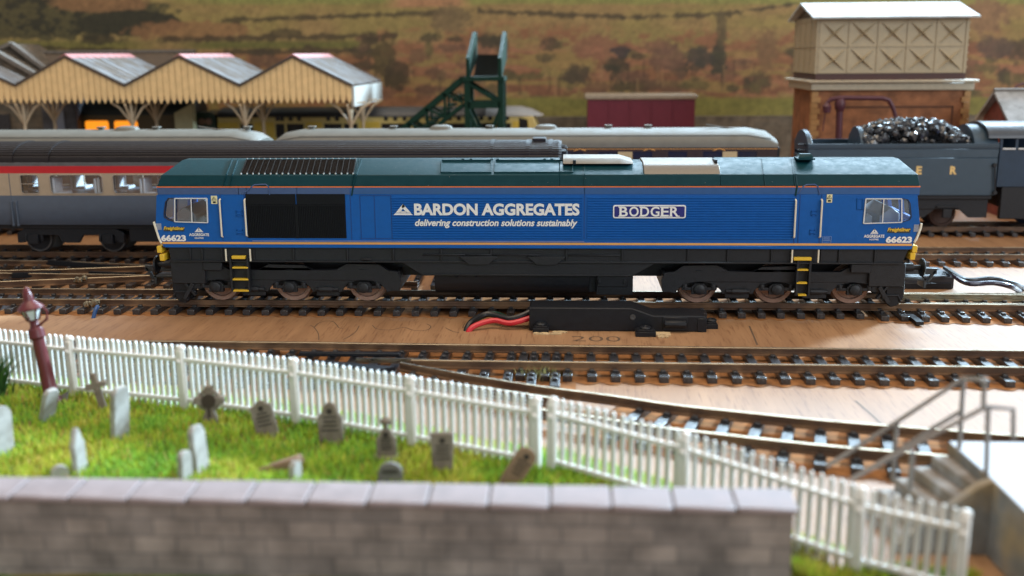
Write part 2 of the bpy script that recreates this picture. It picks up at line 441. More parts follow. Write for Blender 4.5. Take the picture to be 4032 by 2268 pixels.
def paint(x, y):                               # the picture printed on the backdrop
    C = np.zeros(x.shape + (3,))
    lin = lambda *c: np.array(srgb(*c))

    def lay(c, w):
        w = np.clip(w, 0, 1)[..., None]; C[:] = C * (1 - w) + lin(*c) * w
    sm = lambda e0, e1, v: np.clip((v - e0) / (e1 - e0), 0, 1)
    n1 = fbm(x / 60, y / 30, 1); n2 = fbm(x / 18, y / 14, 11); n3 = fbm(x / 160, y / 60, 21); n4 = fbm(x / 9, y / 9, 31)
    C[:] = lin(124, 100, 55)
    lay((120, 104, 50), sm(0.4, 0.62, n3))
    lay((112, 112, 48), sm(14, 8, y + 10 * (n1 - .5)) * sm(400, 560, x))
    lay((140, 98, 62), sm(16, 10, np.abs(y - 6 + (x - 1000) * 0.02)) * sm(960, 1010, x) * sm(1190, 1150, x))
    lay((98, 92, 34), sm(100, 108, y) * sm(134, 126, y) * sm(420, 300, x))
    lay((86, 84, 32), sm(98, 108, y) * sm(128, 120, y) * sm(420, 520, x) * sm(980, 900, x))
    # rusty woods
    rust = sm(0.33, 0.47, n1 + 0.35 * (n2 - .5) + 0.25 * sm(60, 150, y) - 0.22)
    top = np.where(x < 950, 116 + 20 * (n1 - .5), 52 + 60 * (n3 - .4))
    lay((118, 76, 44), rust * sm(top, top + 25, y))
    lay((96, 58, 38), sm(0.52, 0.6, n2) * sm(70, 120, y) * sm(1000, 1250, x) * .8)
    lay((132, 86, 58), sm(0.5, 0.62, fbm(x / 90, y / 16, 41)) * sm(90, 130, y) * sm(900, 1100, x) * .8)
    lay((122, 104, 48), sm(0.54, 0.62, fbm(x / 140, y / 14, 51)) * sm(110, 140, y) * .7)
    # left wood on the hill
    wood = sm(1.0, 0.75, ((x - 110) / 330) ** 2 + ((y - 30) / 75) ** 2 + 1.1 * (n2 - .5))
    lay((72, 66, 36), wood); lay((40, 38, 24), wood * sm(0.45, 0.6, n2))
    lay((112, 80, 46), sm(1.0, .7, ((x - 250) / 150) ** 2 + ((y + 5) / 40) ** 2 + (n2 - .5)))
    lay((42, 40, 25), sm(1., .7, ((x - 330) / 150) ** 2 + ((y - 60) / 34) ** 2 + 1.0 * (n2 - .5)))
    lay((122, 84, 48), sm(1., .6, ((x - 480) / 170) ** 2 + ((y - 78) / 28) ** 2 + 1.2 * (n2 - .5)) * .8)
    # hedges
    for x0, y0, x1, y1, w in ((555, 52, 1150, 30, 8), (395, 100, 1000, 88, 9), (1200, 28, 1580, 44, 8), (1560, 45, 1840, 34, 8), (1840, 34, 2010, 8, 6),
                              (0, 116, 330, 130, 8), (560, 132, 960, 126, 9)):
        yy = y0 + (y1 - y0) * (x - x0) / (x1 - x0) + 5 * (n1 - .5)
        lay((52, 44, 28), sm(w, w * .45, np.abs(y - yy) + 14 * (n2 - .5) + 6 * (n4 - .5)) * (x > x0) * (x < x1) * .8)
    # dark bushes and trees
    rng = np.random.RandomState(5)
    for k in range(190):
        cx = rng.uniform(-150, 2750); cy = rng.uniform(95, 250); w = rng.uniform(12, 45); h = rng.uniform(8, 26)
        if cx < 900 and cy < 125: continue
        c = [(58, 50, 34), (70, 54, 36), (46, 44, 30), (84, 60, 44), (100, 66, 48), (76, 70, 36)][k % 6]
        lay(c, sm(1.1, .5, ((x - cx) / w) ** 2 + ((y - cy) / h) ** 2 + 1.6 * (n4 - .5) + (n2 - .5)) * .75)
    for cx, cy, w, h, c in ((1808, 150, 22, 48, (34, 44, 34)), (1815, 70, 14, 50, (78, 66, 40)), (1680, 150, 50, 34, (96, 66, 50)), (965, 150, 30, 60, (70, 58, 30)),
                            (1135, 50, 50, 40, (98, 80, 50)), (1500, 120, 60, 34, (118, 74, 52)), (1000, 190, 40, 40, (58, 46, 30)), (1450, 190, 40, 30, (60, 48, 36)),
                            (1760, 145, 40, 26, (54, 50, 44)), (1930, 130, 26, 60, (104, 76, 46)), (2500, 120, 50, 30, (74, 58, 50)), (2480, 40, 60, 50, (112, 82, 56)),
                            (1560, 130, 26, 16, (46, 42, 46)), (930, 100, 26, 14, (60, 50, 30)), (720, 84, 40, 14, (66, 56, 32)), (250, 100, 60, 14, (48, 42, 26))):
        lay(c, sm(1.1, .6, ((x - cx) / w) ** 2 + ((y - cy) / h) ** 2 + 1.3 * (n4 - .5) + .8 * (n2 - .5)) * .85)
    for k in range(46):                          # bare trunks
        cx = rng.uniform(950, 2600); y0 = rng.uniform(150, 200); y1 = y0 + rng.uniform(30, 60)
        lay([(128, 98, 62), (52, 42, 32)][k % 2], sm(4.5, 1.5, np.abs(x - cx + 3 * (n1 - .5))) * (y > y0) * (y < y1) * .5)
    lay((104, 100, 32), sm(240, 250, y + 8 * (n2 - .5)) * sm(1150, 1250, x)); lay((120, 110, 44), sm(266, 285, y) * sm(1150, 1250, x) * .5)
    gray = C.mean(-1, keepdims=True); C[:] = C * .78 + gray * np.array([1.06, 1.0, .90]) * .22
    C *= np.array([1.03, .99, .88]) * np.clip(1.5 + 0.75 * (n2 - .5) + .7 * (n4 - .5) + .5 * (fbm(x / 4, y / 4, 77) - .5), .4, 2)[..., None]
    return C


nx, nz = 1000, 160
X = np.linspace(-66, 62, nx); ZT = 15.2
Z = np.linspace(BZ, ZT, nz)
GX, GZ = np.meshgrid(X, Z)
rel = np.stack([GX - CAM.x, np.full_like(GX, BY - CAM.y), GZ - CAM.z], -1)
dd = rel @ np.array(fw); vx = 1288 + FV * (rel @ np.array(rt)) / dd; vy = 724.6 - FV * (rel @ np.array(up)) / dd
CC = paint(vx, vy)
me = bpy.data.meshes.new('backdrop_print')
idx = np.arange(nx * nz).reshape(nz, nx)
quads = np.stack([idx[:-1, :-1], idx[:-1, 1:], idx[1:, 1:], idx[1:, :-1]], -1).reshape(-1, 4)
front = np.stack([GX.ravel(), np.full(nx * nz, 0.0), GZ.ravel()], -1)
me.vertices.add(nx * nz + 4); me.vertices.foreach_set('co', np.concatenate([front.ravel(), np.array([X[0], .3, BZ, X[-1], .3, BZ, X[-1], .3, ZT, X[0], .3, ZT])]))
fl = [list(q) for q in quads.tolist()]; n0 = nx * nz
fl += [[n0 + 1, n0, n0 + 3, n0 + 2]]
me.loops.add(sum(map(len, fl))); me.polygons.add(len(fl))
me.loops.foreach_set('vertex_index', [i for f in fl for i in f]); st = np.cumsum([0] + [len(f) for f in fl[:-1]])
me.polygons.foreach_set('loop_start', st.astype(np.int32)); me.update(calc_edges=True); me.validate()
ca = me.color_attributes.new('print', 'FLOAT_COLOR', 'POINT')
buf = np.ones((nx * nz + 4, 4), np.float32); buf[:nx * nz, :3] = CC.reshape(-1, 3); ca.data.foreach_set('color', buf.ravel())
pm_ = bpy.data.materials.new('landscape_print'); pm_.use_nodes = True; nt = pm_.node_tree; N = nt.nodes; L = nt.links
at = N.new('ShaderNodeAttribute'); at.attribute_name = 'print'; tc = N.new('ShaderNodeTexCoord')
n_ = N.new('ShaderNodeTexNoise'); n_.inputs['Scale'].default_value = 1.6; n_.inputs['Detail'].default_value = 6; L.new(tc.outputs['Object'], n_.inputs[0])
mr = N.new('ShaderNodeMapRange'); mr.inputs[3].default_value = 0.8; mr.inputs[4].default_value = 1.2; L.new(n_.outputs[0], mr.inputs[0])
vm = N.new('ShaderNodeVectorMath'); vm.operation = 'SCALE'; L.new(at.outputs[0], vm.inputs[0]); L.new(mr.outputs[0], vm.inputs[3])
L.new(vm.outputs[0], N['Principled BSDF'].inputs['Base Color']); N['Principled BSDF'].inputs['Roughness'].default_value = 0.6
me.materials.append(pm_)
bd = bpy.data.objects.new('backdrop_print', me); bd.location = (0, BY, 0); col.objects.link(bd)
tag(bd, 'printed autumn hillside landscape backdrop standing behind the whole layout', 'backdrop')

# ================================================================== TRACKS
def rail_mesh(pts, zt=0.0, ext=None):
    """flat-bottom rail along a list of (x, y) points"""
    prof = [(-.10, -.25), (.10, -.25), (.10, -.215), (.022, -.19), (.022, -.085), (.05, -.07), (.05, -.008), (.042, 0), (-.042, 0), (-.05, -.008), (-.05, -.07), (-.022, -.085), (-.022, -.19), (-.10, -.215)]
    P = [Vector((p[0], p[1], zt)) for p in pts]; b = MB(); secs = []
    for i, p in enumerate(P):
        d = (P[min(i + 1, len(P) - 1)] - P[max(0, i - 1)]).normalized(); sd = Vector((d.y, -d.x, 0))
        secs.append([p + sd * a + Vector((0, 0, h)) for a, h in prof])
    b.loft(secs)
    n = len(prof)
    k = 0
    for i in range(len(secs) - 1):
        for j in range(n):
            b.mi[k] = 1 if j in (6, 7, 8) else 0
            k += 1
    return b


SLP = MB()
SLP.box(-.135, .135, -1.47, 1.47, BZ + .004, -.25)
for s in (-1, 1):
    for q in (-.17, .17):
        SLP.box(-.07, .07, s * .86 + q - .07, s * .86 + q + .07, -.25, -.17)
SLEEP_ME = None


def add_sleepers(parent, ctr, pitch=0.69, lens=None, phase=0.0):
    """sleepers on the centre line ctr, each a child of the track"""
    global SLEEP_ME
    P = [Vector((p[0], p[1], 0)) for p in ctr]; s = phase; acc = 0; out = []
    for i in range(len(P) - 1):
        seg = P[i + 1] - P[i]; L_ = seg.length
        while s <= acc + L_:
            p = P[i] + seg * ((s - acc) / L_); out.append((p, math.atan2(seg.y, seg.x))); s += pitch
        acc += L_
    for p, a in out:
        if SLEEP_ME is None:
            o = SLP.build('sleeper', SLEEPER, None, bevel=0.012); SLEEP_ME = o
        else:
            o = SLEEP_ME.copy(); col.objects.link(o)
        o.parent = parent; o.location = Vector((p.x, p.y, 0)) - ORG[parent.name]
        o.rotation_euler = (0, 0, a + random.uniform(-.01, .01))
        o.scale = (1, (lens or 1), 1)


BEDM = mat('dull_brown_wood', (0.30, 0.135, 0.052), 0.9, var=0.35, scale=2.2, spec=.12, c2=(.12, .06, .03), c2scale=1.6, c2lo=.5, c2hi=.72)  # matt brown, duller than the bare board
_bed = [0]


def bed(parent, ctr, pitch=0.69, phase=0.0, half=1.50):
    """dull brown strip on the board under a track, its edge scalloped round the sleeper ends"""
    P = [Vector((p[0], p[1], 0)) for p in ctr]; z = BZ + .003 + .0025 * _bed[0]; _bed[0] += 1
    S_ = [0]
    for i in range(len(P) - 1): S_.append(S_[-1] + (P[i + 1] - P[i]).length)
    b = MB(); n = int(S_[-1] / (pitch / 8)); i = 0
    for k in range(n + 1):
        s = S_[-1] * k / n
        while i < len(P) - 2 and s > S_[i + 1]: i += 1
        d = (P[i + 1] - P[i]); L_ = d.length; p = P[i] + d * ((s - S_[i]) / L_); nn = Vector((d.y, -d.x, 0)) / L_
        w = 1 + .5 * mnoise.noise(Vector((s * .4, z * 1000, 0)))
        e0 = half + .20 * w * (.5 + .5 * math.cos(2 * math.pi * (s - phase + .08) / pitch)) ** .7; e1 = half + .1 * w
        b.v += [tuple(p + nn * e0 + Vector((0, 0, z))), tuple(p - nn * e1 + Vector((0, 0, z)))]
        if k: b.f.append([2 * k - 2, 2 * k, 2 * k + 1, 2 * k - 1]); b.mi.append(0)
    return b.build('brown_strip', BEDM, parent)


def poly_off(pts, d):
    out = []
    for i in range(len(pts)):
        a = Vector(pts[max(0, i - 1)]); b = Vector(pts[min(len(pts) - 1, i + 1)]); t = (b - a).normalized()
        out.append((pts[i][0] + t.y * d, pts[i][1] - t.x * d))
    return out


GA = 0.865


def track(name, label, ctr, group='tracks of the layout', pitch=.69, phase=0.0):
    t = thing(name, label, 'railway track', (ctr[0][0], ctr[0][1], BZ), group=group)
    for s in (1, -1):
        rail_mesh(poly_off(ctr, s * GA)).build('rail', [RAILSIDE, RAILTOP], t)
    add_sleepers(t, ctr, pitch, phase=phase); bed(t, ctr, pitch, phase)
    return t


def lin2(a, b, n=12):
    return [(a[0] + (b[0] - a[0]) * i / n, a[1] + (b[1] - a[1]) * i / n) for i in range(n + 1)]


t_main = track('railway_track', 'straight track carrying the blue diesel locomotive', lin2((-30, 0), (12.2, 0)), phase=.3)
t_coach = track('railway_track', 'track under the red banded passenger coach', lin2((-34, 9.42), (33, 9.42)))
t_far = track('railway_track', 'track under the tender piled with coal', lin2((-34, 17.0), (33, 17.0)))
t_dmu = track('railway_track', 'track under the cream and yellow railcar below the footbridge', lin2((-40, 37.4), (8, 37.4)))

# right-hand turnout beyond the locomotive
t = thing('railway_turnout', 'turnout with diverging rails just beyond the right buffers of the blue locomotive', 'turnout', (12.2, 0, BZ), group='turnouts of the layout')
rail_mesh(lin2((12.2, .865), (30, .865))).build('rail', [RAILSIDE, RAILTOP], t)
dv = [(12.2 + i, -.865 - 0.0042 * i * i) for i in range(19)]
rail_mesh(dv).build('rail', [RAILSIDE, RAILTOP], t)
rail_mesh(lin2((14.0, -.75), (30, -.86))).build('switch_blade', [RAILTOP, RAILTOP], t)
rail_mesh([(13.8 + i, .72 - 0.0042 * (i + 1) * (i + 1)) for i in range(17)]).build('switch_blade', [RAILTOP, RAILTOP], t)
add_sleepers(t, lin2((12.55, -.12), (29, -.95)), lens=1.12); bed(t, lin2((12.3, -.12), (29, -.95)), half=1.7, phase=.25)
tr = MB().box(13.35, 13.6, -2.4, 1.6, BZ + .05, -.28).build('tie_bar', BLACK, t)

# front siding, its turnout and the curved branch
fs = [(-6.4, -7.42)] + [(x, -7.5 - .012 * (x + 4)) for x in range(-4, 22, 2)]
t = thing('railway_turnout', 'turnout in the front siding where a curved branch leaves behind the white fence', 'turnout', (-6.4, -7.42, BZ), group='turnouts of the layout')
far_rail = poly_off([(-22, -7.35), (-14, -7.38)] + fs[:4], -GA)
rail_mesh(far_rail).build('rail', [RAILSIDE, RAILTOP], t)
cu_px = [(1007, 911), (1183, 943), (1360, 971), (1536, 994), (1693, 1017), (1870, 1036), (2046, 1054), (2225, 1069), (2399, 1082.5), (2576, 1096)]
cu = [tuple(G(*q, 0).xy) for q in cu_px]; cu.append((cu[-1][0] * 2 - cu[-2][0], cu[-1][1] * 2 - cu[-2][1] + .1))
cu.append((cu[-1][0] * 2 - cu[-2][0], cu[-1][1] * 2 - cu[-2][1] + .15))
cu = [tuple(p) for p in smooth([Vector((*q, 0)).xy.to_3d() for q in cu], 4)]; cu = [(p[0], p[1]) for p in cu]
nr = poly_off(fs[:4], GA)
rail_mesh([(nr[1][0] + .75, nr[1][1])] + nr[2:]).build('rail', [RAILSIDE, RAILTOP], t)
rail_mesh(cu[:18]).build('rail', [RAILSIDE, RAILTOP], t)
n0_ = Vector((*cu[0], 0)); rail_mesh([(-16, -9.05), (-9, -9.0)] + [(-7.2, -9.06), (-5.6, -9.3), (-4.0, -9.75), (-2.4, -10.3), (-.8, -10.95), (1, -11.75)]).build('rail', [RAILSIDE, RAILTOP], t)
MB().box(G(755, 880).x, G(1008, 880).x, G(880, 883).y - .1, G(880, 883).y + .12, -.16, -.04).build('check_rail', BLACK, t, bevel=.02)
a, b = G(895, 900), G(1075, 900)
MB().box(a.x, b.x, a.y - .05, a.y + .05, -.15, -.005).build('wing_rail', [RAILTOP], t)
MB().prism([(G(1000, 908).x, -8.98), (G(800, 893).x, -8.35), (G(800, 893).x, -8.6), (G(960, 912).x, -9.3)], -.2, -.03, 'XY').build('frog', BLACK, t)
add_sleepers(t, lin2((-19, -8.1), (1.2, -8.15), 10), lens=1.25); bed(t, lin2((-19, -8.1), (1.6, -8.15), 10), half=1.9)
tt = fs[3:]
t = track('railway_track', 'front siding with dusty sleepers between the black point motor and the branch', [fs[3]] + [(p[0], p[1]) for p in fs[4:]])
cc = poly_off(cu, GA)
t = thing('railway_track', 'curved branch track running behind the white picket fence to the steps', 'railway track', (cu[10][0], cu[10][1], BZ), group='tracks of the layout')
rail_mesh(cu[17:]).build('rail', [RAILSIDE, RAILTOP], t)
rail_mesh(poly_off(cu[9:], 2 * GA)).build('rail', [RAILSIDE, RAILTOP], t)
add_sleepers(t, cc[14:], pitch=.78); bed(t, cc[12:], .78, phase=(Vector((*cc[14], 0)) - Vector((*cc[12], 0))).length)

# crossing trackwork at the left
t = thing('railway_turnout', 'double turnout crossing in front of the red banded coach at the left', 'turnout', (-20, 5, BZ), group='turnouts of the layout')
for l in ([(-60, 653), (150, 656), (365, 665.5), (640, 684), (1000, 700)], [(-60, 681), (153, 676.8), (356, 669), (640, 652)], [(-60, 712), (0, 707.5), (330, 694), (640, 680), (1000, 662)],
          [(-60, 690), (0, 686), (330, 690), (640, 700), (1050, 708)]):
    rail_mesh([tuple(G(*q, 0).xy) for q in l]).build('rail', [RAILSIDE, RAILTOP], t)
for l in ([(118, 655), (300, 670)], [(31, 688), (153, 684)], [(225, 684), (340, 688)]):
    a, b = G(*l[0], 0), G(*l[1], 0); MB().bar((a.x, a.y, -.08), (b.x, b.y, -.08), .14, .2).build('check_rail', BLACK, t)
for i in range(40):
    x = -33 + i * .78
    o = SLEEP_ME.copy(); col.objects.link(o); o.parent = t; o.location = Vector((x, 4.6 + (i % 2) * 0.0 + .02 * i, 0)) - Vector((-20, 5, BZ)) + Vector((0, 0, BZ)); o.scale = (1, 1.55, 1)
    o.location = (x + 20, 4.7 + .012 * i - 5, -BZ); o.rotation_euler = (0, 0, .04)

# ================================================================== DIESEL LOCOMOTIVE
SY = -1.73
def S(x, y, Y=SY):
    p = PY(x, y, Y); return (p.x, p.z)


BLUE = mat('blue_paint', (0.002, 0.090, 0.35), 0.45, var=0.07, scale=5, spec=.3, specks=0.012)
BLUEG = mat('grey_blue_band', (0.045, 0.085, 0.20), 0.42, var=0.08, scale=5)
GREEN = mat('dark_green_roof', (0.001, 0.031, 0.040), 0.46, spec=.2, var=0.1, scale=4, specks=0.035, bump=0.05, bscale=20)
ORANGE = mat('orange_line', (0.75, 0.17, 0.04), 0.5, var=0.05)
GOLD = mat('gold_line', (0.72, 0.36, 0.10), 0.5, var=0.05)
GRILLE = mat('grille_brown_black', (0.014, 0.010, 0.008), 0.45, var=0.2)
MATT = mat('black_louvre', (0.004, 0.005, 0.007), 0.6, spec=.2, var=0.2)
WHEELF = mat('brown_wheel_face', (0.33, 0.20, 0.15), 0.42, metal=0.2, var=0.2, scale=3)
CREAMRAIL = mat('cream_handrail', (0.76, 0.70, 0.55), 0.4, var=0.05)
CABIN = mat('cab_interior_grey', (0.32, 0.35, 0.38), 0.5, var=0.1)
FRAMEW = mat('pale_window_frame', (0.62, 0.63, 0.62), 0.35, var=0.05)
LOCO = thing('diesel_locomotive', 'blue freight diesel locomotive with dark green roof and white lettering', 'locomotive', (0, 0, 0))

zo = S(1288, 469)[1]                       # orange line / cant rail
zb = S(1288, 624)[1]                       # bottom of the blue body
zk = S(1288, 489)[1]                       # crease under the grey band
xl = lambda y, x: S(x, y)[0]
XL_cant, XR_cant = S(395, 468)[0], S(2314, 473)[0]
side = [(S(411, 623)[0], zb), (S(391, 572)[0], S(391, 572)[1]), (S(394, 500)[0], zk - .03), (XL_cant, zk - .03), (XL_cant - .01, zo), (XR_cant + .01, zo), (XR_cant, zk - .03), (S(2308, 496)[0], zk - .03),
        (S(2314, 560)[0], S(2314, 560)[1]), (S(2294, 625)[0], zb)]
wl = [S(*q) for q in ((424, 499), (521, 499), (523, 560), (440, 557), (424, 553), (414, 546), (413, 538), (417, 508))]
wr = [S(*q) for q in ((2178, 500), (2270, 500), (2284, 503), (2289, 512), (2292, 545), (2289, 552), (2270, 558), (2172, 562))]
body = MB()
for y0, y1 in ((SY, SY + .14), (-SY, -SY - .14)):
    body.prism(side, y0, y1, 'XZ', holes=(wl, wr))
# cab ends, floor, inner bulkheads
for sgn, ks in ((-1, (0, 1, 2, 3, 4)), (1, (9, 8, 7, 6, 5))):
    for a, b in zip(ks[:-1], ks[1:]):
        p, q = side[a], side[b]; t_ = .14 * -sgn
        vs = [(p[0], SY + .14, p[1]), (q[0], SY + .14, q[1]), (q[0], -SY - .14, q[1]), (p[0], -SY - .14, p[1])]
        vs += [(v[0] + t_, v[1], v[2]) for v in vs]
        if (a, b) in ((1, 2), (8, 8)) or (a, b) == (9, 8) and False:
            continue
        if (a, b) == (8, 7):
            continue
        body.add(vs, [(0, 1, 2, 3), (7, 6, 5, 4), (0, 4, 5, 1), (1, 5, 6, 2), (2, 6, 7, 3), (3, 7, 4, 0)])
for sgn, a, b in ((-1, 1, 2), (1, 8, 7)):      # windscreen wall: two openings
    p, q = side[a], side[b]; zc = p[1] + (q[1] - p[1]) * .12; zt = p[1] + (q[1] - p[1]) * .9
    f = lambda z: p[0] + (q[0] - p[0]) * (z - p[1]) / (q[1] - p[1])
    for y0, y1, z0, z1 in ((SY + .14, -SY - .14, p[1], zc), (SY + .14, -SY - .14, zt, q[1]), (SY + .14, SY + .3, zc, zt), (-.1, .1, zc, zt), (-SY - .3, -SY - .14, zc, zt)):
        vs = [(f(z), y, z) for z in (z0, z1) for y in (y0, y1)]; vs += [(v[0] - .14 * sgn, v[1], v[2]) for v in vs]
        body.add(vs, [(0, 1, 3, 2), (4, 6, 7, 5), (0, 4, 5, 1), (2, 3, 7, 6), (0, 2, 6, 4), (1, 5, 7, 3)])
body.box(side[0][0] + .3, side[-1][0] - .3, SY + .15, -SY - .15, zb, zb + .15)
for x in (S(545, 540)[0], S(2150, 540)[0]):
    body.box(x - .07, x + .07, SY + .14, -SY - .14, zb + .15, zo - .02)
bo = body.build('body', BLUE, LOCO, bevel=.018, seg=2)
# band greyed in colour for a sloped face catching light, and lines
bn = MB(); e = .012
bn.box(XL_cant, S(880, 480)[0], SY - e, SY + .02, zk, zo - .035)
bn.build('lit_cantrail_band', BLUEG, LOCO)
MB().box(S(882, 480)[0], XR_cant, SY - e, SY + .02, zk + .01, zo - .035).build('lit_cantrail_band', mat('mid_blue_lit_band', (0.022, 0.085, 0.24), .42, var=.08), LOCO)
MB().box(XL_cant - .012, XR_cant + .012, SY - .016, SY + .03, zo - .034, zo + .002).build('orange_line', ORANGE, LOCO)
zs = S(1288, 613.2)[1]
MB().box(S(409, 613)[0], S(2294, 613)[0], SY - .016, SY + .02, zs - .038, zs + .038).build('gold_line', GOLD, LOCO)
MB().box(S(635, 606)[0], S(1470, 606)[0], SY - .03, SY + .02, zs + .055, zs + .1).build('ledge', mat('pale_blue_ledge', (.12, .16, .34), .4), LOCO)
MB().box(S(415, 621)[0], S(2290, 621)[0], SY - .03, SY + .02, zb - .01, zb + .09).build('sill_strip', BLUE, LOCO, bevel=.01)
# roof ---------------------------------------------------------------
YC, YT = -1.58, -.32
zc_ = PY(1288, 440, YC).z; zt_ = PY(1288, 401, YT).z


def sec(x, s=0.0, lower=False, zcut=None):
    zt = zt_ - s * .02
    pts = [(SY, zo + .004), (YC, zc_), (YT, zt), (-YT, zt), (-YC, zc_), (-SY, zo + .004)]
    if zcut is not None:
        f = lambda z: YC + (YT - YC) * (z - zc_) / (zt - zc_)
        pts = [(SY, zo + .004), (YC, zc_), (f(zcut), zcut), (-f(zcut), zcut), (-YC, zc_), (-SY, zo + .004)]
    return [Vector((x, y, z)) for y, z in pts]


roof = MB()
xa, xb = XL_cant, XR_cant
x1 = PY(1408, 401, YT).x; x2 = PY(1800, 401, YT).x; zc1 = PY(1500, 411, -.75).z
tapL = [Vector((xa + d, p.y, p.z)) for p, d in zip(sec(0), (0, .12, .46, .46, .12, 0))]
tapR = [Vector((xb - d, p.y, p.z)) for p, d in zip(sec(0), (0, .05, .34, .34, .05, 0))]
roof.loft([tapL, sec(x1)]); roof.loft([sec(x1 + .001, zcut=zc1), sec(x2 - .001, zcut=zc1)]); roof.loft([sec(x2), tapR])
ro = roof.build('roof', GREEN, LOCO, bevel=.02, seg=2)


def slope(x, t, off=0.0):                   # point on the near upper roof slope: x in the photo, t from crease (0) to top (1)
    y = YC + (YT - YC) * t; z = zc_ + (zt_ - zc_) * t
    n = Vector((0, -(zt_ - zc_), (YT - YC))).normalized()
    return PY(x, 440 + (401 - 440) * t, y).x, Vector((0, y, z)) + n * off


def on_slope(x, t, off):
    X_, v = slope(x, t, off); return Vector((X_, v.y, v.z))


for xs_ in ((562, 584), (578, 598), (884, 903), (889, 909), (1470, 1470.5), (1925, 1915), (2000, 1990), (2005, 1996)):
    seam = MB(); p0 = PY(xs_[0], 468, SY); p1 = PY(xs_[0] * .66 + xs_[1] * .34, 440, YC); p2 = PY(xs_[1], 401, YT)
    w = .06 if xs_[0] in (889, 2005) else .03
    for a, b in ((p0, p1), (p1, p2)):
        seam.bar(a, b, w, .06)
    if xs_[0] in (889, 2005):
        seam.bar(PY(xs_[0] - 4, 492, SY), p0, w, .05)
    seam.build('roof_seam', GREEN, ro)
for xs_ in ((1110, 1235), (1245, 1440)):
    seam = MB(); c = [on_slope(xs_[0], .12, .01), on_slope(xs_[1], .12, .01), on_slope(xs_[1] + 1, .9, .01), on_slope(xs_[0] + 1, .9, .01)]
    for i in range(4): seam.bar(c[i], c[(i + 1) % 4], .03 if i % 2 == 0 else .04, .07)
    seam.build('roof_door_trim', GREEN, ro)
for xs_ in (1165, 1185, 1236, 1252, 1370, 1388):
    p = on_slope(xs_, .98, .01); MB().box(p.x - .05, p.x + .05, p.y - .03, p.y + .05, p.z - .02, p.z + .03).build('roof_hinge', GREEN, ro)
# lower slope door hoods (handrail arcs)
for pts in (((610, 489), (632, 471), (640, 465), (668, 464), (676, 470), (678, 490)), ((2008, 488), (2020, 470), (2028, 465), (2050, 464), (2058, 470), (2062, 490))):
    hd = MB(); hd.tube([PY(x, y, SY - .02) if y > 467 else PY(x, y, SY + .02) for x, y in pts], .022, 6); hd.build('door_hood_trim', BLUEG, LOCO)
# roof grille: 19 ribs across fine lengthwise wires
gr = MB(); g0, g1 = 606, 897
a0, a1, b1, b0 = on_slope(606, .06, .02), on_slope(890, .06, .02), on_slope(896, 1.0, .02), on_slope(621, 1.0, .02)
gr.add([a0, a1, b1, b0], [(0, 1, 2, 3)])
gr.build('roof_grille', GRILLE, ro)
gw = MB()
for k in range(15):
    t = .09 + k * .063
    gw.bar(on_slope(607 + t * 14, t, .028), on_slope(890 + t * 6, t, .028), .014, .02)
for k in range(20):
    f = k / 19; gw.bar(on_slope(607 + f * 282, .06, .04), on_slope(622 + f * 273, 1.0, .04), .03, .03)
gd = gw
for k in range(20):
    f = k / 19
    for t, xx in ((.03, 607 + f * 282), (1.0, 622 + f * 273)):
        p = on_slope(xx, t, .03); gd.box(p.x - .022, p.x + .022, p.y - .022, p.y + .022, p.z - .02, p.z + .035, 1)
gw.build('grille_wires', [mat('grille_wire', (.014, .010, .008), .75, spec=.12, var=.1), mat('bright_bolt', (.7, .75, .75), .2, metal=.6)], ro)
# exhausts on the lowered section
ex = MB()
xq0, xq1 = PY(1416, 405, -.6).x, PY(1592, 405, -.6).x; zq = PY(1500, 396, -.6).z
ex.loft([[Vector((x, y, z)) for y, z in ((-.95, zc1), (-.72, zq - .03 - d), (-.55, zq - d), (.55, zq - d), (.72, zq - .03 - d), (.95, zc1))] for x, d in ((xq0, 0), (xq1 - .45, 0), (xq1, .14))])
ex.build('silencer_cover', SILVER, ro, bevel=.015)
ex = MB(); xq0, xq1 = PY(1617, 420, -.9).x, PY(1806, 420, -.9).x
zq = PY(1700, 405, -.62).z; zl = PY(1700, 439, -1.5).z
ex.loft([[Vector((x, y, z)) for y, z in ((-1.55, zl), (-1.25, zl + .28), (-.95, zq - .06), (-.62, zq), (.62, zq), (.95, zq - .06), (1.25, zl + .28), (1.55, zl))] for x in (xq0, xq1)])
so = ex.build('exhaust_silencer', SILVER, ro, bevel=.02)
p = PY(1776, 418, -.84); nn = Vector((0, -.45, .9)).normalized()
rg = MB(); uu = Vector((1, 0, 0)); ww = nn.cross(uu)
rg.tube([p + (uu * math.cos(2 * math.pi * k / 24) * .26 + ww * math.sin(2 * math.pi * k / 24) * .26) for k in range(25)], .04, 6)
rg.build('exhaust_ring', SILVER, so)
rg = MB(); rg.add([p + nn * .012 + (uu * math.cos(2 * math.pi * k / 24) + ww * math.sin(2 * math.pi * k / 24)) * .24 for k in range(24)], [tuple(range(24))])
rg.build('exhaust_mouth', mat('sooty_mouth', (.09, .065, .045), .6), so)
a, b = PY(2003, 404, -.6), PY(2048, 404, -.6); pod = MB()
pod.loft([[Vector((x, y, z)) for x, y in ((a.x + i, -.75 + i), (b.x - i, -.75 + i), (b.x - i, -.2 - i), (a.x + i, -.2 - i))] for i, z in ((0, zt_), (0, zt_ + .06), (.05, zt_ + .08), (.12, zt_ + .2))])
pod.build('roof_aerial_pod', GREEN, ro)
for xs_ in ((1445, 402), (1800, 400)):
    p = PY(*xs_, -.8); MB().box(p.x - .05, p.x + .05, -.95, -.3, zt_ - .12, zt_ + .03).build('roof_bracket', BLACK, ro)

